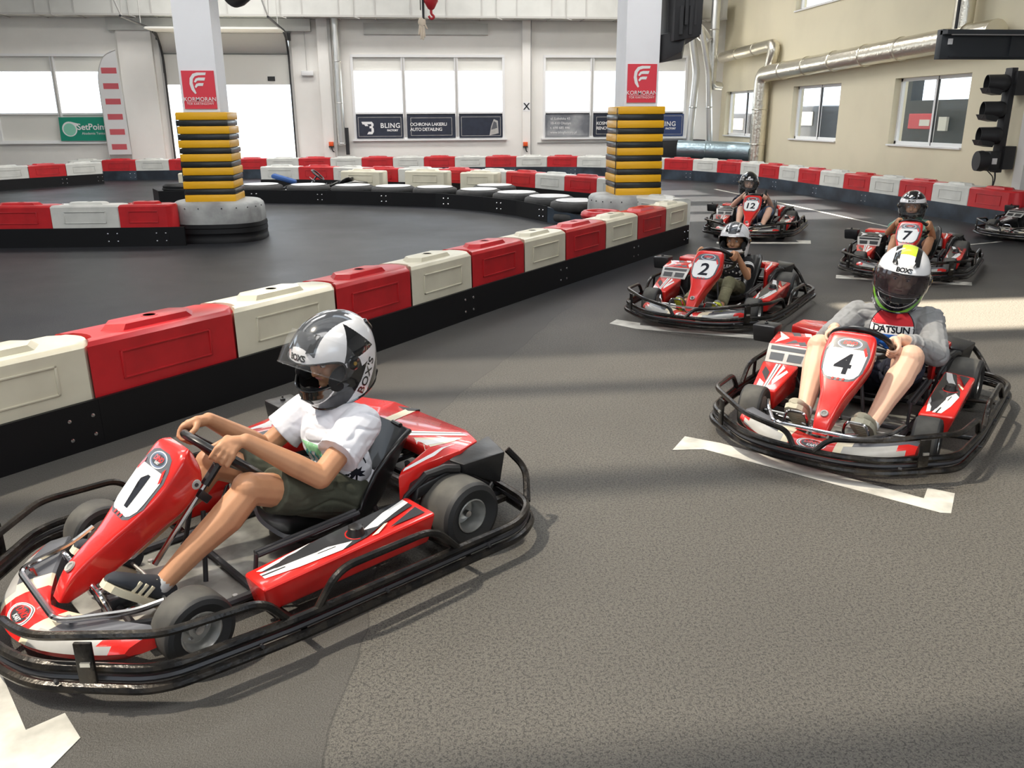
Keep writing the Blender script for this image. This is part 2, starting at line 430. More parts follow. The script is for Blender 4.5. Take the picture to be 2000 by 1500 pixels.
# back wall windows: frame with mullions, white upper panel, glass, lower pane
def back_window(i, x0, x1, muls, z0, z1, zt, zb, lower):
    m = MB(); y = YB+.05
    for x in (x0+.03, x1-.03): m.box((x, y, (z0+z1)/2), (.07, .16, z1-z0))
    for z in (z0+.03, z1-.03): m.box(((x0+x1)/2, y-.003, z), (x1-x0, .17, .07))
    for x in muls: m.box((x, y, (z0+z1)/2), (.11, .12, z1-z0)); m.box((x, y-.07, (z0+z1)/2), (.03, .03, z1-z0), None, 1)
    m.box(((x0+x1)/2, y, zb), (x1-x0, .09, .05)); m.box(((x0+x1)/2, y, zt), (x1-x0, .09, .03))
    m.box(((x0+x1)/2, YB-.03, z0-.01), (x1-x0+.12, .16, .04))
    o = struct('window_%d' % i, m, [M_winf, M_trim], smooth=False)
    g = MB(); g.box(((x0+x1)/2, y+.03, (zt+zb)/2), (x1-x0, .01, zt-zb)); g.build('pane', M_glass, o, smooth=False)
    g = MB(); g.box(((x0+x1)/2, y+.02, (zt+z1)/2), (x1-x0, .02, z1-zt)); g.build('upper_panel', M_blind, o, smooth=False)
    g = MB(); g.box(((x0+x1)/2, y+.02, (z0+zb)/2), (x1-x0, .02, zb-z0)); g.build('lower_panel', lower, o, smooth=False)
    return o
back_window(1, *WB[0][:2], [-9.62], .97, 3.30, 2.86, 1.74, M_blind)
back_window(2, *WB[1][:2], [-.10, 1.42], .98, 3.30, 2.88, 1.72, M_navyb)
back_window(3, *WB[2][:2], [5.42, 6.90], .98, 3.30, 2.88, 1.72, M_navyb)
# right wall windows
def side_window(i, y0, y1, z0, z1):
    m = MB(); x = XR+.16
    for y in (y0+.03, y1-.03): m.box((x, y, (z0+z1)/2), (.06, .06, z1-z0))
    for z in (z0+.03, z1-.03): m.box((x, (y0+y1)/2, z), (.06, y1-y0, .06))
    m.box((x, (y0+y1)/2, (z0+z1)/2), (.05, .07, z1-z0)); m.box((x-.02, (y0+y1)/2-.05, (z0+z1)/2), (.03, .02, z1-z0), None, 1)
    m.box((XR-.02+.08, (y0+y1)/2, z0-.012), (.20, y1-y0, .03))
    o = struct('window_%d' % i, m, [M_winf, M_dark], smooth=False)
    g = MB(); g.box((x+.01, (y0+y1)/2, (z0+z1)/2), (.008, y1-y0-.1, z1-z0-.1)); g.build('pane', M_glass, o, smooth=False)
for i, (a, b_, c, d) in enumerate(WRH): side_window(4+i, a, b_, c, d)
# what stands outside the right windows
m = MB(); m.box((12.6, 19.4, .97), (1.2, 4.6, 1.9)); m.box((12.2, 20.3, 2.4), (.3, .25, 1.2))
tag(struct('parked_trailer', m, mat('trailer_dark', (.004, .009, .010), .5), smooth=False), 'dark trailer standing outside the right window behind the traffic light', 'trailer')['kind'] = 'object'
o = [o for o in COL.objects if o.name == 'parked_trailer'][0]; del o['kind']
m = MB(); m.box((11.975, 19.5, 1.45), (.04, 1.0, .35), None, 0, .015); m.box((11.95, 19.3, 1.42), (.03, .4, .14), None, 1); m.box((11.965, 18.6, 1.4), (.06, .3, .3), None, 1)
m.build('trailer_sign', [M_poster, M_winf], o, smooth=False)
m = MB(); m.box((12.8, 26.4, .93), (1, 1.9, 1.9), None, 0, .1); m.box((12.3, 26.4, 1.5), (.06, 1.3, .4), None, 1); tag(m.build('parked_van', [M_dark, M_lgrey], None), 'dark van outside the middle window of the cream wall', 'van')
m = MB(); m.box((12.8, 32.0, .83), (1, 2.2, 1.7), None, 0, .1); m.box((12.3, 32.0, 1.3), (.06, 1.2, .4), None, 1); tag(m.build('parked_car', [M_dark, M_lgrey], None), 'dark car outside the farthest window of the cream wall', 'car')
m = MB(); m.poly([(XR, 12, -.02), (40, 12, -.02), (40, 60, -.02), (XR, 60, -.02)]); m.poly([(XL, YB+.3, -.02), (XR, YB+.3, -.02), (XR, 60, -.02), (XL, 60, -.02)])
struct('floor_outside', m, mat('yard_pale', (.55, .54, .5), .9), smooth=False)

# garage door: frame, raised leaf, tracks, bright opening
m = MB()
m.box((DOOR[0]-.03, YB-.03, 1.95), (.06, .10, 3.9)); m.box((DOOR[1]+.03, YB-.03, 1.95), (.06, .10, 3.9)); m.box((-4.96, YB-.04, 3.88), (3.6, .12, .08))
dr = struct('door_1', m, [M_trim], smooth=False)
m = MB()
m.box((-4.96, YB+.03, 2.90), (3.42, .05, .80)); m.box((-4.96, YB+.01, 3.305), (3.42, .05, .01), None, 1)
m.hexa([(DOOR[0], YB+.05, 3.30), (DOOR[1], YB+.05, 3.30), (DOOR[1], YB+.10, 3.30), (DOOR[0], YB+.10, 3.30), (DOOR[0], YB-.45, 3.80), (DOOR[1], YB-.45, 3.80), (DOOR[1], YB-.42, 3.84), (DOOR[0], YB-.42, 3.84)])
m.box((-4.96, YB-1.0, 3.84), (3.42, 1.1, .045)); m.box((-3.8, YB-.005, 2.66), (.20, .02, .12), None, 1)
m.build('door_leaf', [M_blind, M_dark], dr, smooth=False)
m = MB()
for x in (DOOR[0]+.02, DOOR[1]-.02):
    m.tube([(x, YB-.06, .0), (x, YB-.06, 3.3), (x, YB-.5, 3.86), (x, YB-3.4, 3.92)], .03, 0, 6, rad=.3)
    m.tube([(x, YB-.12, 2.8), (x, YB-.12, 3.6), (x, YB-.8, 3.80)], .02, 0, 6, rad=.2); m.box((x, YB-.15, 3.75), (.18, .2, .2))
    m.tube([(x, YB-3.3, 3.92), (x-.5, YB-3.6, 5.6)], .022, 1, 6, rad=0); m.tube([(x, YB-1.8, 3.9), (x, YB-1.8, 6.3)], .012, 1, 6, rad=0); m.tube([(x, YB-3.3, 3.92), (x+.1, YB-3.3, 6.3)], .012, 1, 6, rad=0)
m.tube([(DOOR[0], YB-.15, 3.80), (DOOR[1], YB-.15, 3.80)], .03, 0, 6, rad=0); m.box((-4.9, YB-.05, 1.0), (.0, .0, .0))
m.build('door_track', [M_dark, M_trim], dr, smooth=False)
# wall pilasters, beam and panel trims
m = MB(); m.box((-2.30, YB-.08, 2.2), (.30, .16, 4.4)); struct('trim_1', m, M_wallb, smooth=False)
m = MB(); m.box((3.45, YB-.08, 2.2), (.24, .16, 4.4)); m.box((3.59, YB-.085, 2.2), (.02, .15, 4.4), None, 1); struct('trim_2', m, [M_wallb, M_trim], smooth=False)
m = MB(); m.box((-7.35, YB-.08, 2.2), (.9, .16, 4.4)); struct('trim_3', m, M_wallb, smooth=False)
m = MB(); m.box((.6, YB-.05, 3.98), (3.5, .06, .30)); struct('trim_4', m, M_duct, smooth=False)
m = MB(); m.box((-5.3, YB-.12, 4.05), (5.4, .24, .32)); struct('trim_5', m, M_duct, smooth=False)
m = MB(); m.box((6.3, YB-.02, .86), (5.0, .04, .03)); struct('trim_6', m, M_trim, smooth=False)

# rectangular air duct along the back wall
t = thing('air_duct', 'long rectangular grey air duct running high along the back wall', 'air duct', (0, YB-.55, 4.2)); m = MB()
m.box((-2.3, .1, .27), (22.8, .8, .50), None, 0); m.build('duct_body', M_duct, t, smooth=False)
m = MB()
for i in range(24): x = -13.4+.97*i; m.box((x, .1, .27), (.03, .84, .54))
m.box((-2.3, -.31, .02), (22.8, .04, .05)); m.build('duct_flange', M_trim, t, smooth=False)
for i in range(12): m = MB(); x = -13.0+1.94*i; m.tube([(x, -.33, 2.0), (x, -.33, .0), (x+.16, -.33, -.05)], .012, 0, 6, rad=.03); m.build('duct_hanger', M_trim, t)
m = MB(); m.lathe([(.11, 0), (.11, -3.4), (.108, -3.4)], (-1.93, YB-.28, 4.25), (0, 0, 1), 16)
for z in (.9, 2.0, 3.1): m.torus((-1.93, YB-.28, z), (0, 0, 1), .11, .012, 16, 6)
tag(m.build('vertical_pipe', M_foil2), 'round silver pipe running down the back wall beside the left window', 'pipe')
m = MB(); m.box((-2.10, YB-.2, 2.2), (.07, .08, 4.0)); m.box((-1.78, YB-.18, .95), (.10, .10, .75), None, 1); tag(m.build('cable_channel', [M_trim, M_dark], None, smooth=False), 'thin grey cable channel beside the silver pipe on the back wall', 'cable channel')
m = MB(); m.lathe([(.0005, 0), (.16, 0), (.18, .08), (.17, .3), (.0005, .3)], (-2.22, 12.3, 3.12), (.6, -.5, .3), 20); tag(m.build('fan_motor', M_dark), 'round black ventilator mounted at the top of the left pillar', 'ventilator')

# hall right corner pipes
def pipe(name, pts, r, m_, label, rad=.25, seg=16):
    mb = MB(); mb.tube(pts, r, 0, seg, False, rad, 6)
    P = arcpath(pts, rad, 6)
    for a, b_ in zip(pts, pts[1:]):
        a, b_ = Vector(a), Vector(b_); L = (b_-a).length; k = int(L/1.3)
        for q in range(1, k+1): mb.torus(a.lerp(b_, q/(k+1)), b_-a, r, .018, 16, 6)
    return tag(mb.build(name, m_), label, 'pipe')
pipe('foil_pipe', [(9.16, 22.3, .0), (9.16, 22.3, 2.62), (9.16, 14.55, 2.80), (9.16, 13.2, 2.82)], .20, M_foil, 'thick foil-wrapped pipe rising from the floor and running along the cream wall')
pipe('foil_pipe', [(9.20, 22.0, 2.70), (9.20, 21.75, 3.30), (9.20, 25.5, 3.22)], .15, M_foil, 'short foil pipe bent above the thick one near the back corner')
pipe('foil_pipe', [(9.16, 14.1, 2.85), (9.16, 14.1, 6.4)], .16, M_foil, 'upright foil pipe at the top right behind the black signboard')
pipe('corner_pipe', [(8.5, 24.3, 6.2), (8.5, 24.3, 2.7), (8.5, 24.3, 2.42), (8.85, 24.6, 2.40)], .12, M_foil2, 'upright silver pipe in the back right corner', .15)
pipe('exhaust_pipe', [(7.78, 24.2, 3.9), (8.02, 24.2, 2.75), (7.92, 24.2, .9)], .10, M_foil2, 'bent grey pipe left of the pair dropping beside the far pillar', .2)
pipe('exhaust_pipe', [(8.0, 24.0, 3.9), (8.3, 24.0, 2.75), (8.45, 24.0, .9)], .08, M_foil2, 'bent grey pipe right of the pair dropping beside the far pillar', .2)
pipe('foil_pipe', [(7.4, 23.6, .72), (8.8, 23.0, .68), (9.14, 22.45, .66)], .24, mat('foil_bluish', (.35, .45, .50), .35, .8, bump=.8, bscale=14), 'crumpled bluish foil pipe lying low behind the back barrier', .2)
m = MB(); m.box((7.3, 24.6, .62), (2.2, .8, .66), None, 0, .02); m.box((6.3, 24.4, .62), (.7, .8, .6), None, 1, .02); m.box((6.2, 23.99, .70), (.05, .02, .35), None, 2); m.box((6.4, 23.99, .70), (.07, .02, .40), None, 2)
tag(m.build('machine_cabinet', [M_dark, M_trim, M_winf], None, angle=30), 'low dark machine cabinet against the back wall in the right corner', 'cabinet')
m = MB(); m.box((7.9, 24.6, 4.35), (.5, .5, .75), None, 0, .03); m.lathe([(.16, 0), (.17, .3), (.14, .6)], (7.9, 24.3, 4.0), (.4, -.2, -.5), 14, 1); tag(m.build('fan_box', [M_dark, M_foil2], None), 'dark fan box with a short flexible duct high in the corner', 'fan box')

# small fittings on the back wall
for i, (x, z, w_) in enumerate(((-7.95, .87, 'left of the garage door'), (-2.24, .85, 'beside the silver pipe'), (3.41, .80, 'on the strip between the two printed windows'))):
    t = thing('alarm_beacon', 'small orange beacon on a bracket '+w_, 'beacon', (x, YB-.2, z), 0, 'orange beacons on the back wall')
    m = MB(); m.box((0, 0, .03), (.13, .12, .12), None, 0, .01); m.build('lens', M_orange, t); m = MB(); m.tube([(0, 0, -.03), (.02, 0, -.16), (.10, .08, -.22)], .014, 0, 6, rad=.04); m.box((0, 0, -.05), (.14, .13, .03)); m.build('bracket', M_dark, t)
m = MB(); m.tube([(-2.79, YB-.08, 6.0), (-2.79, YB-.08, 2.86)], .008, 1, 5, rad=0); m.box((-2.78, YB-.09, 2.80), (.34, .12, .13), None, 0, .02); tag(m.build('exit_light', [M_winf, M_trim]), 'small white emergency light hanging by the garage door', 'emergency light')
t = MB(); vs, fc = text2d('X', .26, 0, .004); put_text(t, 'X', .26, (3.45, YB-.17, 1.88), (1, 0, 0), (0, 0, 1), 0, .004, bold=.004); t.box((3.45, YB-.1625, 1.88), (.2, .004, .26), None, 1)
tag(t.build('letter_sign', [M_num, M_winf], None, smooth=False), 'small white sign with a black X on the strip between the windows', 'sign')
for x in (-7.7, -2.4): pass
# banners
def board(name, label, cat, pts4, m_, th=.02, texts=(), polys=(), mats=()):
    A, B, C, D = map(Vector, pts4); n = (B-A).cross(D-A).normalized(); mb = MB(); mb.prism([p-n*th for p in (A, B, C, D)], n*th, 0)
    ex = (B-A).normalized(); ey = n.cross(ex); O = (A+B+C+D)/4
    for pk, (pl, mi) in enumerate(polys): mb.poly([O+ex*x+ey*y+n*(.002+.0012*pk) for x, y in pl], mi)
    for tx, sz, x, y, mi, kw in texts: put_text(mb, tx, sz, O+ex*x+ey*y, ex, ey, mi, .012, **kw)
    return tag(mb.build(name, [m_]+list(mats), None, smooth=False), label, cat)
yb = YB-.05
def disc(cx, cy, r, n=24): return [(cx+r*cos(2*pi*i/n), cy+r*sin(2*pi*i/n)) for i in range(n)]
board('green_banner', 'green SetPoint tennis academy banner under the left window', 'banner', [(-9.66, yb-.06, 1.02), (-8.30, yb-.06, 1.02), (-8.26, yb-.06, 1.65), (-9.64, yb-.06, 1.65)], M_green,
      texts=[('SetPoint', .235, .18, .05, 1, dict(bold=.004)), ('Akademia Tenisa', .09, .20, -.12, 1, {})], polys=[(disc(-.42, .0, .20), 1), (disc(-.42, -.01, .165), 2), ([(-.38, .2), (-.16, .14), (-.26, .05), (-.3, .12)], 1)], mats=[M_winf, mat('ball_green', (.25, .60, .45), .6)])
T = dict(bold=.004)
bp = [(-.70, .12), (-.30, .12), (-.24, .07), (-.24, .03), (-.28, .0), (-.24, -.04), (-.24, -.11), (-.30, -.17), (-.50, -.17), (-.44, -.11), (-.33, -.11), (-.33, -.03), (-.40, -.03), (-.40, .02), (-.33, .02), (-.33, .065), (-.48, .065), (-.44, .02), (-.56, .02), (-.60, .06), (-.66, .06)]
def frm(w, h, t=.012): return [([(-w, -h), (w, -h), (w, -h+t), (-w, -h+t)], 2), ([(-w, h-t), (w, h-t), (w, h), (-w, h)], 2), ([(-w, -h), (-w+t, -h), (-w+t, h), (-w, h)], 2), ([(w-t, -h), (w, -h), (w, h), (w-t, h)], 2)]
def wb(x0, x1): return [(x0, yb-.02, 1.02), (x1, yb-.02, 1.02), (x1, yb-.02, 1.66), (x0, yb-.02, 1.66)]
board('window_banner', 'dark BLING FACTORY banner with a white B emblem under the left pane', 'banner', wb(-1.50, -.16), M_navyb, texts=[('BLING', .19, .30, .03, 1, dict(bold=.004, space=1.1)), ('FACTORY', .07, .36, -.10, 1, T)], polys=[([(x*.75, y*1.2) for x, y in bp], 1)]+frm(.62, .27), mats=[M_winf, M_lgrey])
board('window_banner', 'dark banner reading OCHRONA LAKIERU AUTO DETAILING', 'banner', wb(-.04, 1.36), M_navyb, texts=[('OCHRONA LAKIERU', .125, -.62, .06, 1, dict(bold=.002, space=.9, align='LEFT')), ('AUTO DETAILING', .125, -.62, -.08, 1, dict(bold=.002, space=.9, align='LEFT'))], polys=frm(.60, .25), mats=[M_winf, M_lgrey])
board('window_banner', 'dark banner with a pale car picture under the right pane of the left printed window', 'banner', wb(1.48, 2.74), M_navyb, polys=[([(.25, -.26), (.52, -.2), (.5, .15), (.38, .2), (.3, .0)], 2), ([(.3, -.1), (.48, -.05), (.46, .1), (.38, .14)], 1)]+frm(.58, .27), mats=[M_dgrey, M_lgrey])
M_ban2 = mat('banner_faded', (.16, .17, .19), .3, col2=(.42, .43, .44), vscale=1.5)
board('window_banner', 'faded grey banner with the BLING FACTORY address lines', 'banner', wb(4.02, 5.36), M_ban2, texts=[(s_, .10, -.52, .20-.13*i, 1, dict(align='LEFT')) for i, s_ in enumerate(('ul. Lubelska 43', '10-410 Olsztyn', 't. 698 685 446', 'www.blingfactory.pl'))], polys=frm(.63, .30), mats=[M_winf, M_dgrey])
board('window_banner', 'dark banner reading KOSMETYKA RENOWACJA beside the far pillar', 'banner', wb(5.48, 6.84), M_navyb, texts=[('KOSMETYKA', .125, -.6, .06, 1, dict(bold=.002, space=.9, align='LEFT')), ('RENOWACJA', .125, -.6, -.08, 1, dict(bold=.002, space=.9, align='LEFT'))], polys=frm(.60, .25), mats=[M_winf, M_lgrey])
board('window_banner', 'blue BLING FACTORY banner right of the far pillar', 'banner', wb(6.95, 8.24), mat('banner_blue', (.03, .055, .16), .35), texts=[('BLING', .19, .12, .03, 1, dict(bold=.004, space=1.1)), ('FACTORY', .07, .25, -.10, 1, T)], polys=frm(.60, .27), mats=[M_winf, M_lgrey])
# feather flag
t = thing('feather_flag', 'tall white feather flag with red lettered bands left of the garage door', 'flag', (-8.05, YB-.35, 0)); m = MB()
pf = [(-.30, .65), (-.30, 2.65), (-.24, 2.95), (-.10, 3.22), (.10, 3.36), (.24, 3.36), (.26, 2.2), (.30, .65)]
m.prism([(x, 0, z) for x, z in pf], (0, .012, 0), 0); 
for i in range(6): z = 2.78-.40*i; m.poly([(-.20, -.003, z), (.20, -.003, z), (.20, -.003, z+.15), (-.20, -.003, z+.15)], 1)
m.build('flag_cloth', [mat('flag_white', (.68, .68, .68), .8), mat('flag_red', (.55, .10, .12), .7)], t, smooth=False)
m = MB(); m.tube([(-.31, 0, 0), (-.31, 0, 2.65), (-.24, 0, 2.97), (-.08, 0, 3.25), (.24, 0, 3.38)], .012, 0, 6, rad=.15); m.box((-.31, 0, .02), (.4, .3, .04)); m.build('flag_pole', M_trim, t)

# ------------------------------------------------------------ pillars, crash pads, posters, collars
M_wrap = mat('wrap_black', (.015, .016, .018), .35, bump=.3, bscale=6)
for i, (px, w_, name) in enumerate(((-2.69, .47, 'left'), (3.21, .47, 'right'))):
    m = MB(); m.box((px, 12.30, 3.2), (w_, w_+.1, 6.4)); m.build('pillar', M_pillar, None, smooth=False)
    o = COL.objects[-1]; tag(o, 'square white concrete pillar on the %s side wrapped in a yellow and black pad' % name, 'pillar', 'white pillars in the track')
    t = thing('crash_pad', ['yellow and black striped crash pad around the left pillar', 'yellow and black striped crash pad around the right pillar'][i], 'crash pad', (px, 12.30, .52), 0, 'striped crash pads')
    n = 13; H = 1.16 if i == 0 else 1.21
    for j in range(n):
        hy = H*.0882; hb = H*.0638; z = (j//2)*(hy+hb)+(hy/2 if j % 2 == 0 else hy+hb/2); dx = .008*sin(j*2.1+i); m = MB(); m.box((dx, 0, z), (.66, .68, (hy if j % 2 == 0 else hb)-.004), None, 0, .012)
        m.build('pad_band', M_yellow if (j % 2 == (0 if i else 0)) else M_padb, t)
    m = MB(); m.box((0, 0, H/2), (.60, .62, H)); m.tube([(-.335, -.30, .02), (-.335, -.30, H-.02)], .006, 0, 5, rad=0); m.build('pad_core', M_padb, t)
    a = 12.30-(w_+.1)/2-.012; zz0 = 1.72 if i == 0 else 1.78; zz1 = 2.19 if i == 0 else 2.28
    F = [(-.05, .03), (-.10, .02), (-.13, -.04)]
    def fl(P): return [(x*.95, y*1.1) for x, y in P]
    sw_ = [fl([(-.05, -.10), (-.095, -.05), (-.115, .02), (-.105, .09), (-.06, .14), (.0, .155), (.13, .155), (.12, .125), (.02, .122), (-.03, .11), (-.06, .08), (-.07, .03), (-.055, -.03), (-.03, -.09)]),
           fl([(-.05, .045), (-.02, .085), (.02, .095), (.115, .095), (.10, .06), (.0, .06), (-.03, .035)]), fl([(-.045, -.012), (-.02, .022), (.02, .030), (.085, .030), (.07, -.004), (.0, -.004), (-.03, -.03)])]
    h = (zz1-zz0)/2; sc_ = h/.25
    board('poster', ['red KORMORAN poster with a white wing emblem on the left pillar', 'red KORMORAN poster with a white wing emblem on the right pillar'][i], 'poster',
          [(px-.205+.0, a, zz0), (px+.205, a, zz0), (px+.205, a, zz1), (px-.205, a, zz1)], M_poster, .01,
          texts=[('KORMORAN', .074*sc_, 0, -.125*sc_, 1, dict(bold=.0005, space=1.05)), ('TOR KARTINGOWY', .040*sc_, 0, -.185*sc_, 1, {})],
          polys=[([(x*1.0*sc_-.01, (y+.055)*sc_) for x, y in s_], 1) for s_ in sw_]+[([(-.17, -.160*sc_), (.17, -.160*sc_), (.17, -.156*sc_), (-.17, -.156*sc_)], 1)], mats=[M_winf])
def collar(cx, cy, rx, ry, label, h=.53, dents=True):
    t = thing('pillar_collar', label, 'pillar base bumper', (cx, cy, 0), 0, 'tyre bumpers around the pillar bases')
    m = MB(); N = 40; rings = []
    for z, k in ((.24, 1.0), (.30, 1.01), (.42, 1.0), (.49, .975), (.52, .92), (.53, .84), (.53, .3)):
        rings.append([Vector((math.copysign(abs(cos(2*pi*j/N))**.75, cos(2*pi*j/N))*rx*k*(1+.012*sin(j*1.7)), math.copysign(abs(sin(2*pi*j/N))**.75, sin(2*pi*j/N))*ry*k*(1+.01*sin(j*2.3+z*9)), z)) for j in range(N)])
    m.loft(rings, 0)
    for j in range(N):
        if j % 2: a = 2*pi*j/N; m.ell((math.copysign(abs(cos(a))**.75, cos(a))*rx*1.005, math.copysign(abs(sin(a))**.75, sin(a))*ry*1.005, .46), (.009, .009, .009), None, 1, 6, 5)
    m.build('tarpaulin_cover', [M_tarp, M_dark], t)
    m = MB(); rings = []
    for z in (0, .05, .06, .12, .13, .19, .20, .25): k = 1.03+(.012 if z in (.05, .13, .20, 0) else 0); rings.append([Vector((math.copysign(abs(cos(2*pi*j/N))**.75, cos(2*pi*j/N))*rx*k, math.copysign(abs(sin(2*pi*j/N))**.75, sin(2*pi*j/N))*ry*k, z)) for j in range(N)])
    m.loft(rings, 0); m.build('black_band', M_guard, t)
collar(-2.66, 12.28, .60, .56, 'grey tarpaulin and black band bumper around the left pillar base')
collar(3.02, 12.18, .47, .50, 'grey tarpaulin bumper around the right pillar base')

# ------------------------------------------------------------ barriers
BH = .54
def block_mesh(L, D):
    m = MB(); h = L/2; b_ = .10; N = 8
    o = [(-h+.0, 0), (h, 0)]
    out = [(-h, 0)]+[(h-.01, .0)]+[(h-.01+b_*sin(pi*i/N)**.8, D*i/N) for i in range(1, N)]+[(h-.01, D), (-h, D)]+[(-h+b_*sin(pi*(N-i)/N)**.8, D*(N-i)/N) for i in range(1, N)]
    z0, z1 = .0, BH-.03
    R1 = [Vector((x, y, z0)) for x, y in out]; R2 = [Vector((x, y+.006*(1 if y < D/2 else -1), z1)) for x, y in out]
    cx = 0; R3 = [Vector((x-.018*(1 if x > 0 else -1 if x < -h*.9 else 0), y+(.022 if y < D*.2 else -.022 if y > D*.8 else 0), BH-.008)) for x, y in out]
    R4 = [Vector((x-.03*(1 if x > 0 else -1 if x < -h*.9 else 0), y+(.034 if y < D*.2 else -.034 if y > D*.8 else 0), BH-.005)) for x, y in out]
    m.loft([R1, R2, R3, R4], 0)
    # raised ridge with filler hole
    def hexr(s, z): return [Vector((x*s, D/2+y*s, z)) for x, y in ((-h*.62, 0), (-h*.45, -D*.27), (h*.52, -D*.27), (h*.68, 0), (h*.52, D*.27), (-h*.45, D*.27))]
    m.loft([hexr(1, BH-.010), hexr(.86, BH+.024), hexr(.80, BH+.026)], 0)
    m.lathe([(.045, -.004), (.045, .002), (.036, .003), (.034, .0005)], (0.02, D/2, BH+.026), (0, 0, 1), 16, 0); m.lathe([(.033, 0), (.0005, 0)], (.02, D/2, BH+.0275), (0, 0, 1), 16, 1)
    # moulded panel on the faces
    for y in (-.001, D+.001):
        s = -1 if y < 0 else 1
        for a, b2, c, d in ((-h*.62, h*.62, .455, .447), (-h*.62, h*.62, .312, .304), (-h*.62, -h*.60, .455, .304), (h*.60, h*.62, .455, .304)):
            m.box(((a+b2)/2, y+s*-.0028, (c+d)/2), (abs(b2-a)+.004, .008, abs(c-d)+.002), None, 0, .002)
    return m
BT = {}
def block_tpl(L, D, m_):
    k = (round(L, 2), D, m_.name)
    if k not in BT: BT[k] = block_mesh(L, D).build('barrier_block', [m_, M_dark], None, angle=35).data; ob = [o for o in COL.objects if o.data == BT[k]][0]; bpy.data.objects.remove(ob)
    return BT[k]
def polylen(P):
    P = [Vector((*p, 0)) for p in P]; s = [0]
    for a, b_ in zip(P, P[1:]): s.append(s[-1]+(b_-a).length)
    return P, s
def along(P, s, t):
    i = 0
    while i < len(s)-2 and t > s[i+1]: i += 1
    f = (t-s[i])/(s[i+1]-s[i]); d = (P[i+1]-P[i]).normalized(); return P[i].lerp(P[i+1], f), d
ORD = ['first', 'second', 'third', 'fourth', 'fifth', 'sixth', 'seventh', 'eighth', 'ninth', 'tenth', 'eleventh', 'twelfth', 'thirteenth', 'fourteenth', 'fifteenth', 'sixteenth', 'seventeenth', 'eighteenth', 'nineteenth', 'twentieth', 'twenty-first', 'twenty-second', 'twenty-third', 'twenty-fourth', 'twenty-fifth', 'twenty-sixth', 'twenty-seventh', 'twenty-eighth', 'twenty-ninth', 'thirtieth', 'thirty-first', 'thirty-second', 'thirty-third', 'thirty-fourth', 'thirty-fifth', 'thirty-sixth']
def barrier(path, cuts, D, colors, where, group, count_from, white=M_whb, guard=M_guard, gh=.245, bolts=True, every=2, face=1, gstep=None, guard_where=None, noguard=False, red=M_redb):
    """path: ground line of the visible face, left to right as seen; cuts: distances of the joints"""
    P, s = polylen(path)
    if isinstance(cuts, (int, float)): n = max(1, round(s[-1]/cuts)); cuts = [s[-1]*i/n for i in range(n+1)]
    for i, (a, b_) in enumerate(zip(cuts, cuts[1:])):
        A, _ = along(P, s, a); B, _ = along(P, s, b_); d = (B-A).normalized(); L = (B-A).length-.008
        col_ = colors[i % len(colors)]; m_ = red if col_ == 'r' else white
        o = bpy.data.objects.new('barrier_block', block_tpl(L, D, m_)); COL.objects.link(o)
        c = (A+B)/2; o.location = c; o.rotation_euler = (0, 0, math.atan2(d.y, d.x))
        k = sum(1 for q in range(i+1) if colors[q % len(colors)] == col_)
        tag(o, '%s %s block %s' % (ORD[k-1], 'red' if col_ == 'r' else 'white', where), 'track barrier', group)
    if noguard: return
    gs = cuts[::every]; gs = gs if gs[-1] == cuts[-1] else gs+[cuts[-1]]
    for i, (a, b_) in enumerate(zip(gs, gs[1:])):
        A, _ = along(P, s, a); B, _ = along(P, s, b_); M_, _ = along(P, s, (a+b_)/2); n1 = (B-A).normalized(); nn = Vector((n1.y, -n1.x, 0))*face
        m = MB(); pts = [A-M_, Vector((0, 0, 0)), B-M_]
        V8 = []
        for off, z in ((.004, 0.0), (.03, 0.0), (.026, gh), (.002, gh)): V8.append([p+nn*off+Vector((0, 0, z)) for p in pts])
        m.loft([[V8[q][j] for q in range(4)] for j in range(3)], 0)
        o = m.build('guard_board', guard, None, smooth=False); o.location = M_
        tag(o, '%s black guard board %s' % (ORD[i], guard_where or where), 'guard board', 'black guard boards along the barriers')
        if bolts:
            for dx in (-.05, .05):
                for z in (.07, .17):
                    bm_ = MB(); q = B-M_-n1*.10+n1*dx*1.2+nn*.027+Vector((0, 0, z)); bm_.lathe([(.011, 0), (.010, .005), (.0005, .008)], q, nn, 8); bm_.build('bolt', M_chrome, o)

# long near barrier with measured joints
A_path = [(-3.55, 2.35), (-2.62, 3.18), (-1.97, 3.92), (-1.40, 4.56), (-.42, 5.76), (.55, 7.03), (1.50, 8.22), (2.25, 9.14), (3.63, 10.86)]
PA, sA = polylen(A_path)
def nearest(px, py):
    g = G(px, py, .25); best = None
    for k in range(1200):
        t = sA[-1]*k/1199; p, _ = along(PA, sA, t); q = (Vector((p.x, p.y))-Vector((g.x, g.y))).length
        if best is None or q < best[0]: best = (q, t)
    return best[1]
J_ = [nearest(*p) for p in ((187, 777), (467, 697), (660, 640), (808, 596), (924, 560), (1024, 530), (1100, 506), (1182, 484), (1242, 466), (1296, 450), (1342, 438))]
cutsA = [max(0, J_[0]-1.72), J_[0]-.86]+J_
barrier(A_path, cutsA, .34, 'rwrwrwrwrwrw', 'of the long barrier behind kart 1, counted from the left', 'blocks of the long barrier', 1)
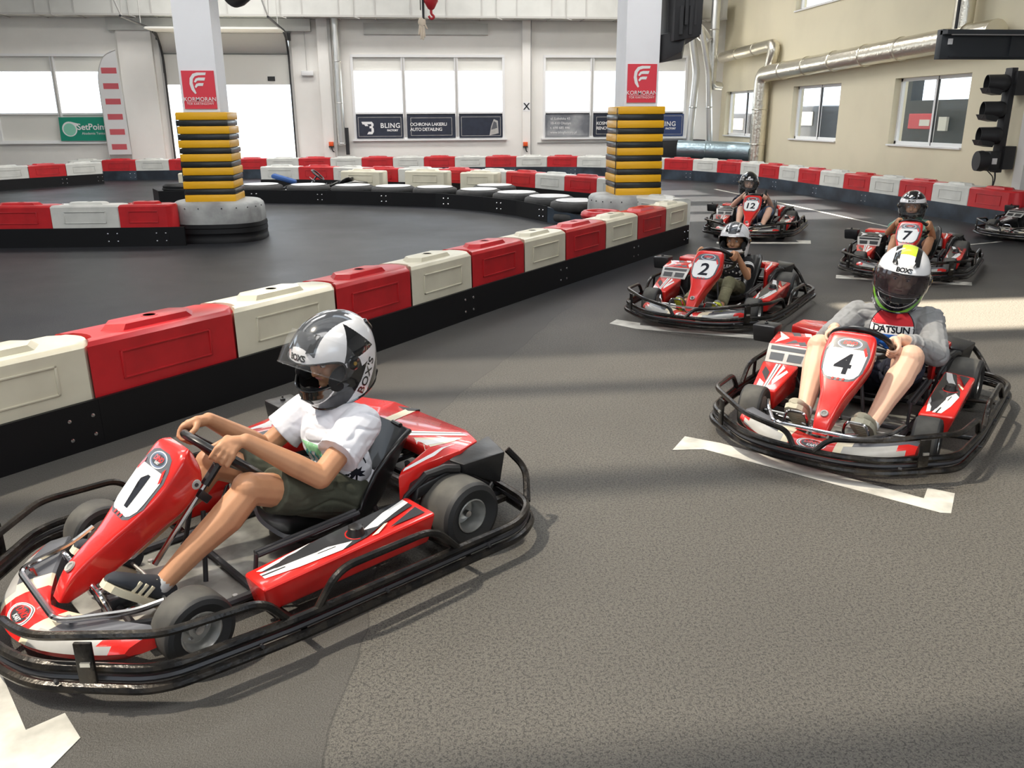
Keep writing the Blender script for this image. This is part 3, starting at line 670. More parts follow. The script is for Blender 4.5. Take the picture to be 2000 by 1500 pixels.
# mid left barrier beside the left pillar
barrier([(-7.2, 11.95), (-5.35, 11.72), (-3.16, 11.60)], [.0, .80, 1.66, 2.56, 3.42, 4.04], .34, 'rwrwr', 'of the barrier left of the left pillar', 'blocks beside the left pillar', 1, white=M_whb2)
m = MB(); m.hexa([(-3.18, 11.575, 0), (-2.98, 11.575, 0), (-2.98, 11.63, 0), (-3.18, 11.60, 0), (-3.18, 11.575, .245), (-2.98, 11.575, .245), (-2.98, 11.63, .245), (-3.18, 11.60, .245)]); tag(m.build('guard_board', M_guard, None, smooth=False), 'short black guard board joining the left barrier to the left pillar collar', 'guard board', 'black guard boards along the barriers')
# far left short barrier
barrier([(-12.2, 18.6), (-10.9, 20.0), (-9.55, 21.7), (-8.65, 22.8), (-7.95, 23.6)], .88, .34, 'wrwrwrw', 'of the far left barrier', 'blocks of the far left barrier', 1, white=M_whb2)
# back row along the wall and round the right side
D_path = [(-9.2, 24.75), (-6.5, 24.8), (-3.0, 24.85), (1.5, 24.7), (4.3, 24.3), (5.9, 23.3), (7.2, 22.0), (7.9, 20.5), (8.15, 18.6), (8.28, 16.6), (8.42, 14.6), (8.55, 12.9), (8.62, 11.55)]
barrier(D_path, .8717, .34, 'wr', 'of the outer barrier along the walls', 'blocks of the outer barrier', 1, white=M_whb2, guard=M_guard2, bolts=True, every=2, guard_where='of the outer barrier, counted from the left')
# red and white run behind the tyres
F_path = [(-3.45, 20.6), (-2.0, 20.35), (-.9, 19.4), (.55, 18.9), (1.75, 18.1), (2.55, 16.9), (3.15, 15.85), (3.85, 14.75)]
barrier(F_path, .86, .34, 'wrwrwrwrwr', 'of the middle barrier behind the tyre row', 'blocks of the middle barrier', 1, white=M_whb2)
for i, (a, b_, ty) in enumerate(((667, 742, 331), (790, 866, 331), (896, 962, 334))):
    a = G(a, ty, BH); b_ = G(b_, ty+1, BH); a = (a.x, a.y-.35); b_ = (b_.x, b_.y-.35)
    barrier([a, b_], 2, .34, 'w', ['standing in front of the middle barrier, left of three', 'standing in front of the middle barrier, between two others', 'standing in front of the middle barrier, right of three'][i], 'loose white blocks', 1, noguard=True)
barrier([(-4.75, 18.45), (-3.95, 18.3)], 2, .34, 'w', 'on the tyre end behind the left pillar', 'loose white blocks', 1, noguard=True)
barrier([(3.74, 11.2), (3.40, 11.9)], 2, .34, 'w', 'half hidden behind the right pillar base', 'loose white blocks', 1, noguard=True, white=M_whb2)

# tyre row with white discs, and the black band around it
M_rub = mat('tyre_rubber_dusty', (.045, .045, .045), .7, var=.4, vscale=9); M_disc = mat('disc_white', (.70, .70, .70), .5, var=.2, vscale=4)
E_path = [(-5.2, 18.2), (-4.9, 17.5), (-4.2, 17.5), (-3.02, 17.45), (-1.45, 16.95), (.44, 16.05), (1.25, 15.2), (1.75, 14.4), (2.12, 13.4)]
PE, sE = polylen(E_path)
TY = [(470, 352), (560, 362), (662, 363), (750, 363), (838, 370), (905, 374), (960, 364), (985, 377), (1062, 382), (1105, 390), (1145, 398)]
tb = MB(); r_ = .43
for zt in (.0, .165): tb.lathe([(r_*.6, zt+.01), (r_*.86, zt+.0), (r_*.97, zt+.03), (r_, zt+.08), (r_*.97, zt+.135), (r_*.86, zt+.16), (r_*.6, zt+.15)], (0, 0, 0), (0, 0, 1), 28)
tme = None
for i in range(11):
    if i == 6: p = G(960, 364, .34)+Vector((.1, .45, 0))
    else: p, dd = along(PE, sE, 1.75+.885*(i if i < 6 else i-1)); p = p+Vector((-dd.y, dd.x, 0))*(r_+.035)
    w_ = ['behind the left pillar', 'second', 'third', 'fourth', 'fifth', 'sixth', 'set back behind the others', 'eighth', 'ninth', 'tenth', 'last, beside the right pillar'][i]
    t = thing('tyre_stack', 'dark tyre stack with white top disc, '+w_+('' if i in (0, 6, 10) else ' from the left'), 'tyre stack', (p.x, p.y, 0), i*.7, 'tyre stacks with white discs')
    if tme is None: o = tb.build('tyre', M_rub, t, angle=60); tme = o.data; m = MB(); m.lathe([(.0005, .325), (r_*.78, .325), (r_*.80, .333), (r_*.78, .340), (.0005, .342)], (0, 0, 0), (0, 0, 1), 24); o = m.build('disc', M_disc, t); dme = o.data
    else:
        for nm, me in (('tyre', tme), ('disc', dme)): o = bpy.data.objects.new(nm, me); COL.objects.link(o); o.parent = t
k = 0
for i in range(7):
    a, b_ = sE[-1]*i/7, sE[-1]*(i+1)/7; A, d = along(PE, sE, a+1e-4); B, _ = along(PE, sE, b_-1e-4); m = MB(); c = (A+B)/2
    pts = [A]+[p for p, q in zip(PE, sE) if a+.02 < q < b_-.02]+[B]
    rows = [[p-c+Vector((0, y, z)) for y, z in ((-.03, 0), (-.03, .255), (-.005, .255), (-.005, 0))] for p in pts]; m.loft(rows, 0)
    o = m.build('guard_band', M_guard, None, smooth=False); o.location = c; tag(o, '%s black band section wrapped round the tyre row, from the left' % ORD[i], 'guard band', 'black bands round the tyre row')
    for dx in (0, .09):
        for z in (.08, .18): bm_ = MB(); bm_.lathe([(.014, 0), (.0005, .008)], B-c-d*(dx+.1)+Vector((0, -.03, z)), (0, -1, 0), 8); bm_.build('bolt', M_chrome, o)
m = MB(); m.hexa([(2.12, 13.38, 0), (2.15, 13.40, 0), (2.75, 12.75, 0), (2.72, 12.73, 0), (2.12, 13.38, .24), (2.15, 13.40, .24), (2.75, 12.75, .10), (2.72, 12.73, .10)]); tag(m.build('guard_band', M_guard2, None, smooth=False), 'blue-black end flap of the band pointing to the right pillar', 'guard band')
m = MB(); m.torus((2.52, 11.25, .34), (0, 0, 1), .22, .06, 28, 10, 0); m.cyl((2.52, 11.25, 0), (2.52, 11.25, .33), .26, .26, 1); tag(m.build('red_tyre', [M_redb, M_guard]), 'red tyre between the right pillar base and the long barrier', 'tyre')
# wrapped tyre end behind the left pillar
m = MB(); m.lathe([(.0005, .34), (.36, .34), (.42, .30), (.42, .0), (.0005, 0)], (-4.6, 18.3, 0), (0, 0, 1), 28)
for z in (.08, .16, .24): m.torus((-4.6, 18.3, z), (0, 0, 1), .42, .02, 28, 6)
tag(m.build('tyre_stack', M_guard), 'black banded tyre stack end behind the left pillar', 'tyre stack')
m = MB(); m.box((-2.6, 18.3, .40), (.5, .3, .09), Matrix.Rotation(.3, 3, 'Y'), 0, .04); tag(m.build('blue_jacket', mat('cloth_blue', (.03, .09, .28), .8)), 'blue cloth lying on the tyres near the far kart', 'cloth')

# ------------------------------------------------------------ painted lines
def paint(label, pts, cat='floor marking'):
    m = MB(); m.prism([(x, y, .0012) for x, y in pts], (0, 0, .0015)); c = m.build('grid_line', M_paint, None, smooth=False); tag(c, label, cat); return c
paint('white L-shaped grid line at the lower left corner in front of kart 1', [(-1.40, 1.62), (-1.24, 1.62), (-1.00, 1.86), (-.95, 2.01), (-1.03, 2.12), (-1.11, 2.06), (-1.31, 2.36), (-1.50, 2.62), (-1.62, 2.5)])
paint('scuffed white grid line under the nose of kart 4', [(1.25, 3.81), (1.41, 3.80), (2.16, 2.985), (2.20, 2.975), (2.335, 3.155), (2.25, 3.225), (2.17, 3.125), (1.52, 3.87), (1.37, 3.985)])
paint('white grid line under the nose of kart 2, beside the long barrier', [(1.55, 6.51), (1.72, 6.30), (2.61, 5.84), (2.72, 6.05), (2.60, 6.10), (2.55, 5.99), (1.78, 6.42), (1.80, 6.49), (1.64, 6.64)])
paint('white grid line under the nose of kart 7, behind the lime helmet', [(4.30, 8.14), (5.42, 7.58), (5.52, 7.73), (5.36, 7.86), (5.30, 7.74), (4.50, 8.15), (4.55, 8.24), (4.39, 8.31)])
paint('faint white grid line under the nose of kart 12', [(3.95, 10.70), (5.15, 10.50), (5.28, 10.78), (5.10, 10.84), (5.06, 10.66), (4.0, 10.84)])
paint('long thin white line running back to the outer barrier past kart 12', [(6.86, 19.0), (7.00, 15.4), (7.05, 12.4), (7.08, 11.0), (7.12, 11.0), (7.10, 12.4), (7.06, 15.4), (6.94, 19.0)])
paint('thin white line behind kart 7 near the parked kart', [(6.6, 9.92), (7.7, 10.30), (7.7, 10.34), (6.6, 9.96)])

# ------------------------------------------------------------ traffic light, screens, sign board, hoist
t = thing('traffic_light', 'black four-lamp start light on the cream wall at the right edge', 'traffic light', (9.12, 12.72, 0)); m = MB()
m.box((.06, 0, 1.50), (.10, .16, 1.55), None, 0, .01); m.box((.14, .0, 2.05), (.16, .3, .35)); m.box((.16, 0, .95), (.18, .26, .35)); m.build('mounting_board', M_dark, t, angle=30)
for i, z in enumerate((2.05, 1.66, 1.28)):
    m = MB(); m.lathe([(.10, -.02), (.125, .02), (.135, .06), (.13, .10), (.125, .30), (.118, .30), (.118, .08), (.0005, .07)], (.02, 0, z), (-1, .28, .02), 20)
    m.hexa([(-.26, -.05, z-.14), (-.26, .16, z-.14), (-.10, .16, z-.17), (-.10, -.06, z-.17), (-.30, -.05, z-.06), (-.30, .18, z-.06), (-.06, .16, z-.08), (-.06, -.06, z-.08)]); m.build('lamp', M_dark, t)
m = MB(); m.box((-.03, 0, .90), (.22, .2, .30), None, 0, .03); m.lathe([(.14, .0), (.16, .08), (.15, .16), (.0005, .16)], (-.12, 0, .90), (-1, .2, 0), 20); m.box((-.06, -.105, .90), (.08, .01, .09), None, 1); m.tube([(.05, 0, .75), (.06, -.02, .62), (.03, 0, .40)], .012, 0, 6, rad=.05); m.tube([(-.08, 0, .75), (.02, -.02, .66), (.06, 0, .40)], .008, 0, 6, rad=.05); m.build('siren', [M_dark, M_winf], t)
t = thing('sign_board', 'wide black signboard with a tube lamp cut off at the top right', 'sign board', (7.6, 11.0, 2.3)); m = MB()
m.box((.0, .06, .17), (1.42, .12, .36), None, 0, .005); m.box((.02, -.03, .31), (1.46, .16, .05)); m.box((.06, -.01, .02), (1.3, .02, .01)); m.box((.25, -.005, .15), (.01, .03, .27)); m.build('panel', M_guard2 if False else mat('board_charcoal', (.028, .032, .038), .5), t, angle=30)
m = MB(); m.cyl((-.62, -.07, .29), (.75, -.07, .29), .018); m.box((-.60, -.02, .20), (.05, .03, .07)); m.build('tube_lamp', M_winf, t)
m = MB(); m.cyl((-.5, .06, .36), (-.5, .06, 4.1), .02); m.cyl((.5, .06, .36), (.5, .06, 4.1), .02); m.build('hanger', M_dark, t)
t = thing('screen_mount', 'black screens and boxes mounted at the top of the right pillar', 'screen', (3.5, 12.1, 2.3)); m = MB()
m.hexa([(-.04, -.05, .0), (-.02, .35, .0), (.42, .40, .08), (.16, -.40, .12), (-.04, -.05, .36), (-.02, .35, .36), (.46, .42, .4), (.22, -.40, .4)], 0, .01)
m.hexa([(.05, -.35, .25), (.05, .35, .25), (.44, .45, .25), (.36, -.50, .30), (.05, -.35, 2.2), (.05, .35, 2.2), (.46, .45, 2.2), (.46, -.50, 2.2)], 0, .01)
for i in range(5): m.box((.12+.06*i, -.42-.01*i, .5+.12*(i % 2)), (.04, .05, .35), None, 0)
m.box((.20, -.455, .80), (.02, .01, .10), None, 1); m.build('screen_housing', [M_dark, M_winf], t, angle=30)
m = MB(); m.tube([(.02, -.15, 1.2), (-.01, -.2, .9), (.02, -.2, .35)], .006, 0, 5, rad=.1); m.build('cable', M_dark, t)
t = thing('hoist_hook', 'red hoist hook hanging from above at the top middle', 'hoist hook', (.0, 14, 3.2)); t.location = YP(842, 20, 14); m = MB()
m.lathe([(.02, .35), (.10, .30), (.11, .12), (.05, .02), (.02, .0)], (0, 0, .0), (0, 0, 1), 14); m.tube([(0, 0, 0), (.0, 0, -.05), (.05, 0, -.09), (.0, 0, -.13), (-.04, 0, -.08)], .02, 0, 8, rad=.03); m.build('hook', mat('hook_red', (.45, .02, .03), .4), t)
m = MB(); m.cyl((-.12, 0, -.22), (-.12, 0, 3.0), .018); m.cyl((-.16, 0, .0), (-.16, 0, 3.0), .008); m.cyl((.0, 0, .3), (0, 0, 3.1), .01); m.build('pendant_cable', M_dark, t)
p = t.location+Vector((-.145, 0, -.24)); m = MB(); m.ell((0, 0, .07), (.06, .03, .07)); 
for dx, l in ((-.05, .10), (-.02, .16), (.012, .17), (.035, .13)): m.capsule((dx*.6, 0, .03), (dx, .0, -l), .017, .014)
m.capsule((.03, 0, .06), (.075, 0, -.02), .015, .012); o = remesh0 = m.build('work_glove', mat('glove_cream', (.72, .62, .50), .9)); o.location = p; tag(o, 'pale work glove hanging on the hoist cable at the top middle', 'glove')
m = MB(); m.box((11.9, 20, .0), (.01, .01, .01)); m.b.free()

# ------------------------------------------------------------ go-kart (x forward, y to its left, z up)
def make_wheel(parent, x, y, r, wd, rimr, side, steer=0):
    wt = bpy.data.objects.new('wheel', None); COL.objects.link(wt); wt.parent = parent; wt.location = (x, y, r+.002); wt.rotation_euler = (0, 0, steer)
    h = wd/2; t = MB()
    t.lathe([(rimr, -h*.78), (r*.80, -h*.98), (r*.93, -h*.9), (r*.985, -h*.74)], (0, 0, 0), (0, side, 0), 36, 1)
    t.lathe([(r*.985, -h*.74), (r, -h*.5), (r, h*.5), (r*.985, h*.74)], (0, 0, 0), (0, side, 0), 36, 0)
    t.lathe([(r*.985, h*.74), (r*.93, h*.9), (r*.80, h*.98), (rimr, h*.78)], (0, 0, 0), (0, side, 0), 36, 1)
    bmesh.ops.remove_doubles(t.b, verts=t.b.verts, dist=.0004)
    bmesh.ops.delete(t.b, geom=[f for f in t.b.faces if len(f.verts) > 8], context='FACES_ONLY')
    t.build('tyre', [M_tyre, M_tyre_side], wt)
    m = MB(); q = rimr+.002
    m.lathe([(q, -h*.82), (q*1.04, -h*.74), (q*.9, -h*.6), (q*.88, h*.5), (q*.98, h*.7), (q*1.04, h*.84), (q*.97, h*.86), (q*.86, h*.60), (q*.82, h*.15), (q*.45, h*.05), (q*.42, h*.35), (q*.2, h*.38), (.0004, h*.38)], (0, 0, 0), (0, side, 0), 28)
    m.build('rim', M_alu, wt)
    hb = MB()
    hb.cyl((0, side*h*.3, 0), (0, side*h*.62, 0), .016, .013)
    for k in range(4): a = k*pi/2+.4; hb.cyl((q*.62*cos(a), side*h*.05, q*.62*sin(a)), (q*.62*cos(a), side*h*.22, q*.62*sin(a)), .006)
    hb.build('hub', M_chrome, wt)

def pod_graphic(mb, f, flip=False):
    T = (lambda t: 1-t) if flip else (lambda t: t)
    def P(pts, mi, lift=0): mb.poly([f(s, T(t))+Vector((0, 0, lift)) for s, t in (pts[::-1] if flip else pts)], mi)
    P([(.27, .03), (.52, .03), (.97, .03), (.97, .42), (.72, .62), (.60, .80), (.46, .88), (.30, .62), (.10, .42), (.04, .25)], 2)
    P([(.03, .34), (.40, .52), (.52, .72), (.44, .88), (.20, .78), (.03, .62)], 1, .0006)
    P([(.03, .43), (.43, .63), (.43, .66), (.03, .49)], 2, .0012)
    P([(.03, .16), (.22, .06), (.36, .03), (.20, .20), (.05, .27)], 1, .0006)
    P([(.62, .50), (.80, .20), (.97, .06), (.97, .26), (.84, .40), (.70, .60)], 1, .0008)
    P([(.62, .86), (.74, .62), (.76, .64), (.66, .88)], 3, .001)
    P([(.74, .84), (.97, .52), (.97, .88)], 2, .0006)

def make_kart():
    k = thing('go_kart', 'x', 'go-kart')
    # steel perimeter rails
    out = [(1.0, -.16, 0), (1.005, .0, 0), (1.0, .16, 0), (.945, .33, 0), (.69, .60, 0), (.30, .635, 0), (-.68, .635, 0), (-.83, .54, 0), (-.87, .30, 0), (-.87, -.30, 0), (-.83, -.54, 0), (-.68, -.635, 0), (.30, -.635, 0), (.69, -.60, 0), (.945, -.33, 0)]
    m = MB()
    for z, o in ((.072, .0), (.128, -.012)):
        m.tube([(x+(o if x > 0 else -o), y+(o if y > 0 else -o if y < 0 else 0), z) for x, y, _ in out], .0155, 0, 8, True, .09, 6)
    m.tube([(x*.988, y*.985, .10) for x, y, _ in out], .010, 1, 6, True, .09, 5)
    for y in (-.36, .36): m.box((-.82, y, .09), (.12, .03, .02), None, 0)
    for s in (-1, 1):
        m.tube([(-.83, s*.50, .12), (-.90, s*.42, .22), (-.85, s*.36, .30)], .014, 0)
        m.tube([(-.80, s*.30, .10), (-.90, s*.25, .14), (-.90, 0, .14)], .014, 0)
        for x, y in ((.9, .38), (.4, .62), (-.05, .62), (-.5, .62)): m.cyl((x, s*(y+.012), .10), (x, s*(y+.028), .10), .006, None, 1, 8)
        for x in (.25, -.42): m.tube([(x, s*.30, .06), (x, s*.62, .085)], .012, 0, rad=0)
    m.build('bumper_rail', [M_steel, M_frame], k)
    for s in (-1, 1):
        m = MB()
        m.tube([(.30, s*.612, .135), (.37, s*.612, .225), (.66, s*.585, .235), (.75, s*.50, .232), (.925, s*.33, .225), (.95, s*.20, .205), (.955, s*.10, .19), (1.0, s*.045, .13)], .0135, 0, 8, False, .06, 6)
        m.box((.835, s*.475, .17), (.05, .012, .13), Matrix.Rotation(s*-.75, 3, 'Z'), 0, .003)
        m.box((.835, s*.48, .17), (.028, .018, .012), Matrix.Rotation(s*-.75, 3, 'Z'), 1)
        m.build('front_guard_bar', [M_steel, M_alu], k)
        m = MB()
        m.tube([(.20, s*.622, .13), (.115, s*.618, .235), (-.27, s*.618, .24), (-.37, s*.622, .13)], .0135, 0, 8, False, .07, 6)
        if s < 0: m.tube([(.02, s*.618, .235), (.02, s*.622, .13)], .010, 0, rad=0)
        m.build('side_guard_hoop', M_steel, k)
    # chassis
    m = MB()
    for s in (-1, 1):
        m.tube([(.88, s*.14, .075), (.70, s*.16, .06), (.45, s*.28, .058), (-.30, s*.30, .058), (-.86, s*.30, .085)], .015, 0)
        m.tube([(.60, s*.30, .08), (.50, s*.36, .115)], .014, 0)
        m.tube([(.46, s*.20, .06), (.515, s*.37, .115)], .013, 0)
    for x in (.62, .24, -.25, -.72): m.tube([(x, -.30, .056), (x, .30, .056)], .013, 0, rad=0)
    m.tube([(-.562, -.40, .135), (-.562, .40, .135)], .015, 1, rad=0)
    m.tube([(.53, -.36, .12), (.50, -.05, .10), (.50, .05, .10), (.53, .36, .12)], .006, 1, rad=.01)
    for a in ((.23, -.17, .20, .22), ):
        for dy in (0, .022):
            m.tube([(a[0], .275+dy, a[2]), (a[1], .275+dy, a[3])], .010, 0, rad=0)
        m.tube([(.23, .285, .20), (.25, .285, .06)], .008, 0, rad=0); m.tube([(-.16, .285, .22), (-.16, .285, .06)], .008, 0, rad=0)
    m.tube([(.34, -.10, .06), (.30, -.05, .30)], .009, 0, rad=0); m.tube([(.34, .10, .06), (.30, .05, .30)], .009, 0, rad=0)
    m.tube([(.26, .0, .33), (.36, 0, .42)], .007, 1, rad=0)
    m.build('chassis_frame', [M_frame, M_alu], k)
    m = MB(); m.prism([(.72, -.15, .040), (.72, .15, .040), (.50, .285, .040), (-.32, .285, .040), (-.32, -.285, .040), (.50, -.285, .040)], (0, 0, .006), 0, .001)
    for x, y in ((.36, .22), (.30, .24), (.42, -.2), (.1, .24), (.36, -.05)): m.cyl((x, y, .046), (x, y, .053), .012, .009, 1, 10)
    for i in range(7): m.box((.50-i*.022, .20, .049), (.006, .09, .006), None, 1)
    m.build('floor_pan', [M_floorpan, M_alu], k)
    # front nose cone
    m = MB(); rings = []
    N = 24
    for i in range(N+1):
        v = -.42+.84*i/N; q = abs(v)/.42
        uf = .935-.215*q**2.2; ur = .80-.20*q**1.3; e = 1 if 0 < i < N else .55
        zt = .128+.03*q; zb = .055+.018*q
        zc = (zt+zb)/2; H = (zt-zb)/2*e
        rings.append([Vector(p) for p in ((ur, v, zc-H), (uf-.05, v, zc-H), (uf-.01, v, zc-H*.6), (uf, v, zc-H*.1), (uf-.015, v, zc+H*.45), (uf-.05, v, zc+H*.9), ((uf+ur)/2, v, zc+H*1.05), (ur+.01, v, zc+H), (ur, v, zc+H*.8))])
    fs = m.loft(rings, 0)
    for f in fs:
        c = f.calc_center_median(); q = abs(c.y)/.42
        if c.z > .098 and len(f.verts) == 4:
            uf = .935-.215*q**2.2
            if .36 < q < .92 and c.x > uf-.052 and c.z < .14: f.material_index = 2
            elif q > .45 and c.x < uf-.05: f.material_index = 3 if q < .97 else 0
            elif .28 < q < .40 or (.62 < q < .70): f.material_index = 1
    nose = m.build('nose_cone', [M_red, M_cream, M_lgrey, M_dgrey], k)
    m = MB(); tr = tree_of(nose); ex = (0, 1, 0); ey = Vector((-.80, 0, .60)).normalized(); oo = (.885, 0.0, .118)
    for rr, mi, of in ((.060, 1, .0012), (.055, 0, .0018), (.052, 1, .0022), (.046, 2, .0026), (.041, 0, .003)):
        c = circle2(rr, 28, 1.15, .62); drape(m, c, one(c), tr, oo, ex, ey, of, mi, .02)
    vs, fc = text2d('DINO', .028, .25, .001); drape(m, [(v.x, v.y+.008) for v in vs], fc, tr, oo, ex, ey, .0036, 2, .02)
    vs, fc = text2d('KART', .020, .2, .0005); drape(m, [(v.x+.006, v.y-.012) for v in vs], fc, tr, oo, ex, ey, .0036, 1, .02)
    m.build('emblem', [M_blk, M_white, M_red], nose)
    # tall steering fairing with the number
    top = [(.785, .135), (.745, .205), (.69, .255), (.62, .305), (.55, .365), (.47, .44), (.40, .512), (.365, .545), (.335, .55)]
    und = [(.752, .118), (.70, .137), (.62, .170), (.54, .215), (.45, .285), (.365, .345), (.312, .405), (.300, .46), (.315, .522)]
    wid = [.034, .044, .052, .066, .100, .127, .126, .114, .082]
    m = MB(); rings = []
    def samp(L, t):
        i = min(int(t), len(L)-2); f = t-i; a = L[max(i-1, 0)]; b = L[i]; c = L[i+1]; d = L[min(i+2, len(L)-1)]
        cr = lambda a, b, c, d: .5*((2*b)+(-a+c)*f+(2*a-5*b+4*c-d)*f*f+(-a+3*b-3*c+d)*f**3)
        return tuple(cr(*q) for q in zip(a, b, c, d)) if isinstance(a, tuple) else cr(a, b, c, d)
    for i in range(33):
        t = 8*i/32; T = samp(top, t); B = samp(und, t); wv = samp(wid, t); ring = []
        for j in range(36):
            a = 2*pi*j/36; c, s_ = cos(a), sin(a)
            cy = math.copysign(abs(c)**.34, c); sz = math.copysign(abs(s_)**.34, s_)
            nar = 1-.16*(1-sz)/2
            f = (sz+1)/2; ring.append(Vector((B[0]+(T[0]-B[0])*f, cy*wv*nar, B[1]+(T[1]-B[1])*f)))
        rings.append(ring)
    m.loft(rings, 0)
    m.lathe([(.0005, .0), (.010, .0), (.012, .004), (.018, .006), (.020, 0)], (.727, 0, .228), (.6, 0, .8), 16, 1)
    for s in (-1, 1): m.lathe([(.018, -.004), (.018, .003), (.015, .006), (.0005, .006)], (.335, s*.108, .43), (0, s, 0), 16, 1); m.lathe([(.007, .006), (.007, .008), (.0005, .008)], (.335, s*.108, .43), (0, s, 0), 12, 2)
    fair = m.build('steering_fairing', [M_red, M_lgrey, M_blk], k)
    # steering
    sw = Vector((.185, 0, .462)); sn = Vector((-.66, 0, .75)).normalized(); su = Vector((.75, 0, .66))
    m = MB(); m.torus(sw, sn, .150, .0155, 40, 10)
    for a in (90, 205, 335):
        d = su*sin(R(a))+Vector((0, 1, 0))*cos(R(a)); m.tube([sw-sn*.022, sw+d*.145], [.013, .010], 0, rad=0)
    m.lathe([(.0005, -.03), (.035, -.03), (.038, -.015), (.03, -.008), (.0005, -.006)], sw, sn, 20)
    m.build('steering_wheel', M_seat, k)
    m = MB(); m.tube([sw-sn*.02, (.47, 0, .135)], .0105, 0, rad=0); m.tube([sw-sn*.03, sw-sn*.12], .017, 1, rad=0)
    m.box((.285, 0, .345), (.05, .09, .03), Matrix.Rotation(-.85, 3, 'Y'), 1, .004)
    m.build('steering_column', [M_chrome, M_blk], k)
    # pedals and chrome hoops
    for s in (-1, 1):
        m = MB(); m.tube([(.66, s*.09, .06), (.69, s*.085, .15), (.70, s*.10, .20), (.70, s*.19, .20), (.685, s*.205, .14)], .0075, 0, rad=.03)
        m.tube([(.66, s*.09, .06), (.58, s*.09, .055)], .006, 0, rad=0); m.build('pedal', M_chrome, k)
    m = MB(); m.tube([(.56, .335, .185), (.64, .30, .165), (.835, .205, .172), (.835, -.205, .172), (.64, -.30, .165), (.56, -.335, .185)], .0105, 0, rad=.05)
    for s in (-1, 1): m.tube([(.80, s*.20, .17), (.78, s*.17, .08)], .009, 0, rad=0)
    m.build('pedal_guard_bar', M_chrome, k)
    m = MB(); m.box((.60, .04, .075), (.09, .05, .04), None, 0, .006); m.cyl((.56, -.05, .08), (.66, -.05, .08), .016, None, 1)
    m.tube([(.60, .06, .09), (.55, .16, .10), (.52, .30, .10)], .006, 1, rad=.03); m.tube([(.60, -.06, .09), (.55, -.16, .10), (.52, -.30, .10)], .006, 1, rad=.03)
    for i in range(6): m.cyl((.57+.02*i, -.10+.035*i, .06), (.57+.02*i, -.10+.035*i, .105), .009, .006, 1, 8)
    m.build('brake_linkage', [M_blk, M_chrome], k)
    # seat
    st = [((.03, .125), .175, .035), ((-.02, .085), .185, .05), ((-.14, .062), .19, .08), ((-.26, .062), .195, .115), ((-.34, .09), .20, .15), ((-.40, .15), .205, .16), ((-.45, .23), .215, .165), ((-.49, .31), .21, .13), ((-.52, .37), .195, .085), ((-.535, .405), .165, .035)]
    rings = []
    for i, ((u, z), wv, h) in enumerate(st):
        a = st[max(i-1, 0)][0]; b = st[min(i+1, len(st)-1)][0]; t = Vector((b[0]-a[0], 0, b[1]-a[1])).normalized(); n = Vector((t.z, 0, -t.x)); n = n if (n.z > 0 or n.x > 0) else -n
        if n.dot(Vector((.6, 0, .8))) < 0: n = -n
        ring = []
        for j in range(21):
            s = -1+j/10; ring.append(Vector((u, s*wv*(1-.06*s*s), z))+n*h*(abs(s)**3.2))
        for j in range(20, -1, -1):
            s = -1+j/10; ring.append(Vector((u, s*(wv+.014)*(1-.03*s*s), z))+n*(h*(abs(s)**3.0)-.016*(1-.6*abs(s)**4)))
        rings.append(ring)
    m = MB(); m.loft(rings, 0)
    m.tube([r[0]+(r[-1]-r[0])*.5 for r in rings][::-1], .011, 0, rad=0); m.tube([r[20]+(r[21]-r[20])*.5 for r in rings], .011, 0, rad=0)
    m.tube([r[10]*.5+r[31]*.5+Vector((0, 0, 0)) for r in rings[-1:]]+[rings[-1][14]], .01, 0, rad=0)
    for s in (-1, 1): m.tube([(-.47, s*.19, .30), (-.52, s*.14, .18), (-.56, s*.12, .10)], .012, 0, rad=.03); m.tube([(-.30, s*.20, .17), (-.32, s*.25, .07)], .011, 0, rad=.03)
    m.build('seat', M_seat, k, angle=50)
    # left side pod (fuel tank side)
    m = MB(); tp = [(.305, .335, .178), (.315, .505, .192), (-.385, .485, .216), (-.365, .325, .236)]
    m.hexa([(.285, .35, .065), (.29, .475, .085), (-.36, .465, .095), (-.35, .34, .09)]+tp, 0, .014, 3)
    f = bilin(Vector(tp[0])+Vector((-.014, .008, 0)), Vector(tp[3])+Vector((.012, .008, 0)), Vector(tp[2])+Vector((.012, -.010, 0)), Vector(tp[1])+Vector((-.014, -.010, 0)), -.0016)
    pod_graphic(m, f)
    sf = bilin((.29, .475, .085), (-.36, .465, .095), (-.385, .485, .216), (.315, .505, .192), -.0022)
    def sp(P, mi, l=0): m.poly([sf(s, t)+Vector((0, l, 0)) for s, t in P], mi)
    sp([(.34, .12), (.78, .12), (.97, .80), (.55, .86)], 2); sp([(.20, .12), (.235, .12), (.42, .86), (.40, .86)], 3, .0006); sp([(.80, .12), (.95, .12), (.96, .55)], 0, .0006)
    pod = m.build('side_pod', [M_red, M_white, M_blk, M_cream], k, angle=30)
    c = MB(); c.lathe([(.0005, .030), (.018, .030), (.025, .026), (.028, .014), (.031, .004), (.033, -.004)], (-.085, .41, .212), (.03, .05, 1), 20)
    for i in range(6): a = i*pi/3; c.box((-.085+.022*cos(a), .41+.022*sin(a), .236), (.012, .008, .008), Matrix.Rotation(a, 3, 'Z'), 0, .002)
    c.lathe([(.040, .0), (.040, .003), (.036, .003), (.036, 0)], (-.085, .41, .208), (.03, .05, 1), 20, 1, True)
    c.build('fuel_cap', [M_plastic, M_red], pod)
    # right side pod
    m = MB(); tq = [(.40, -.49, .190), (.40, -.355, .185), (.02, -.36, .235), (.02, -.575, .235)]
    m.hexa([(.38, -.46, .085), (.38, -.365, .07), (.02, -.37, .08), (.02, -.52, .09)]+tq, 0, .013, 3)
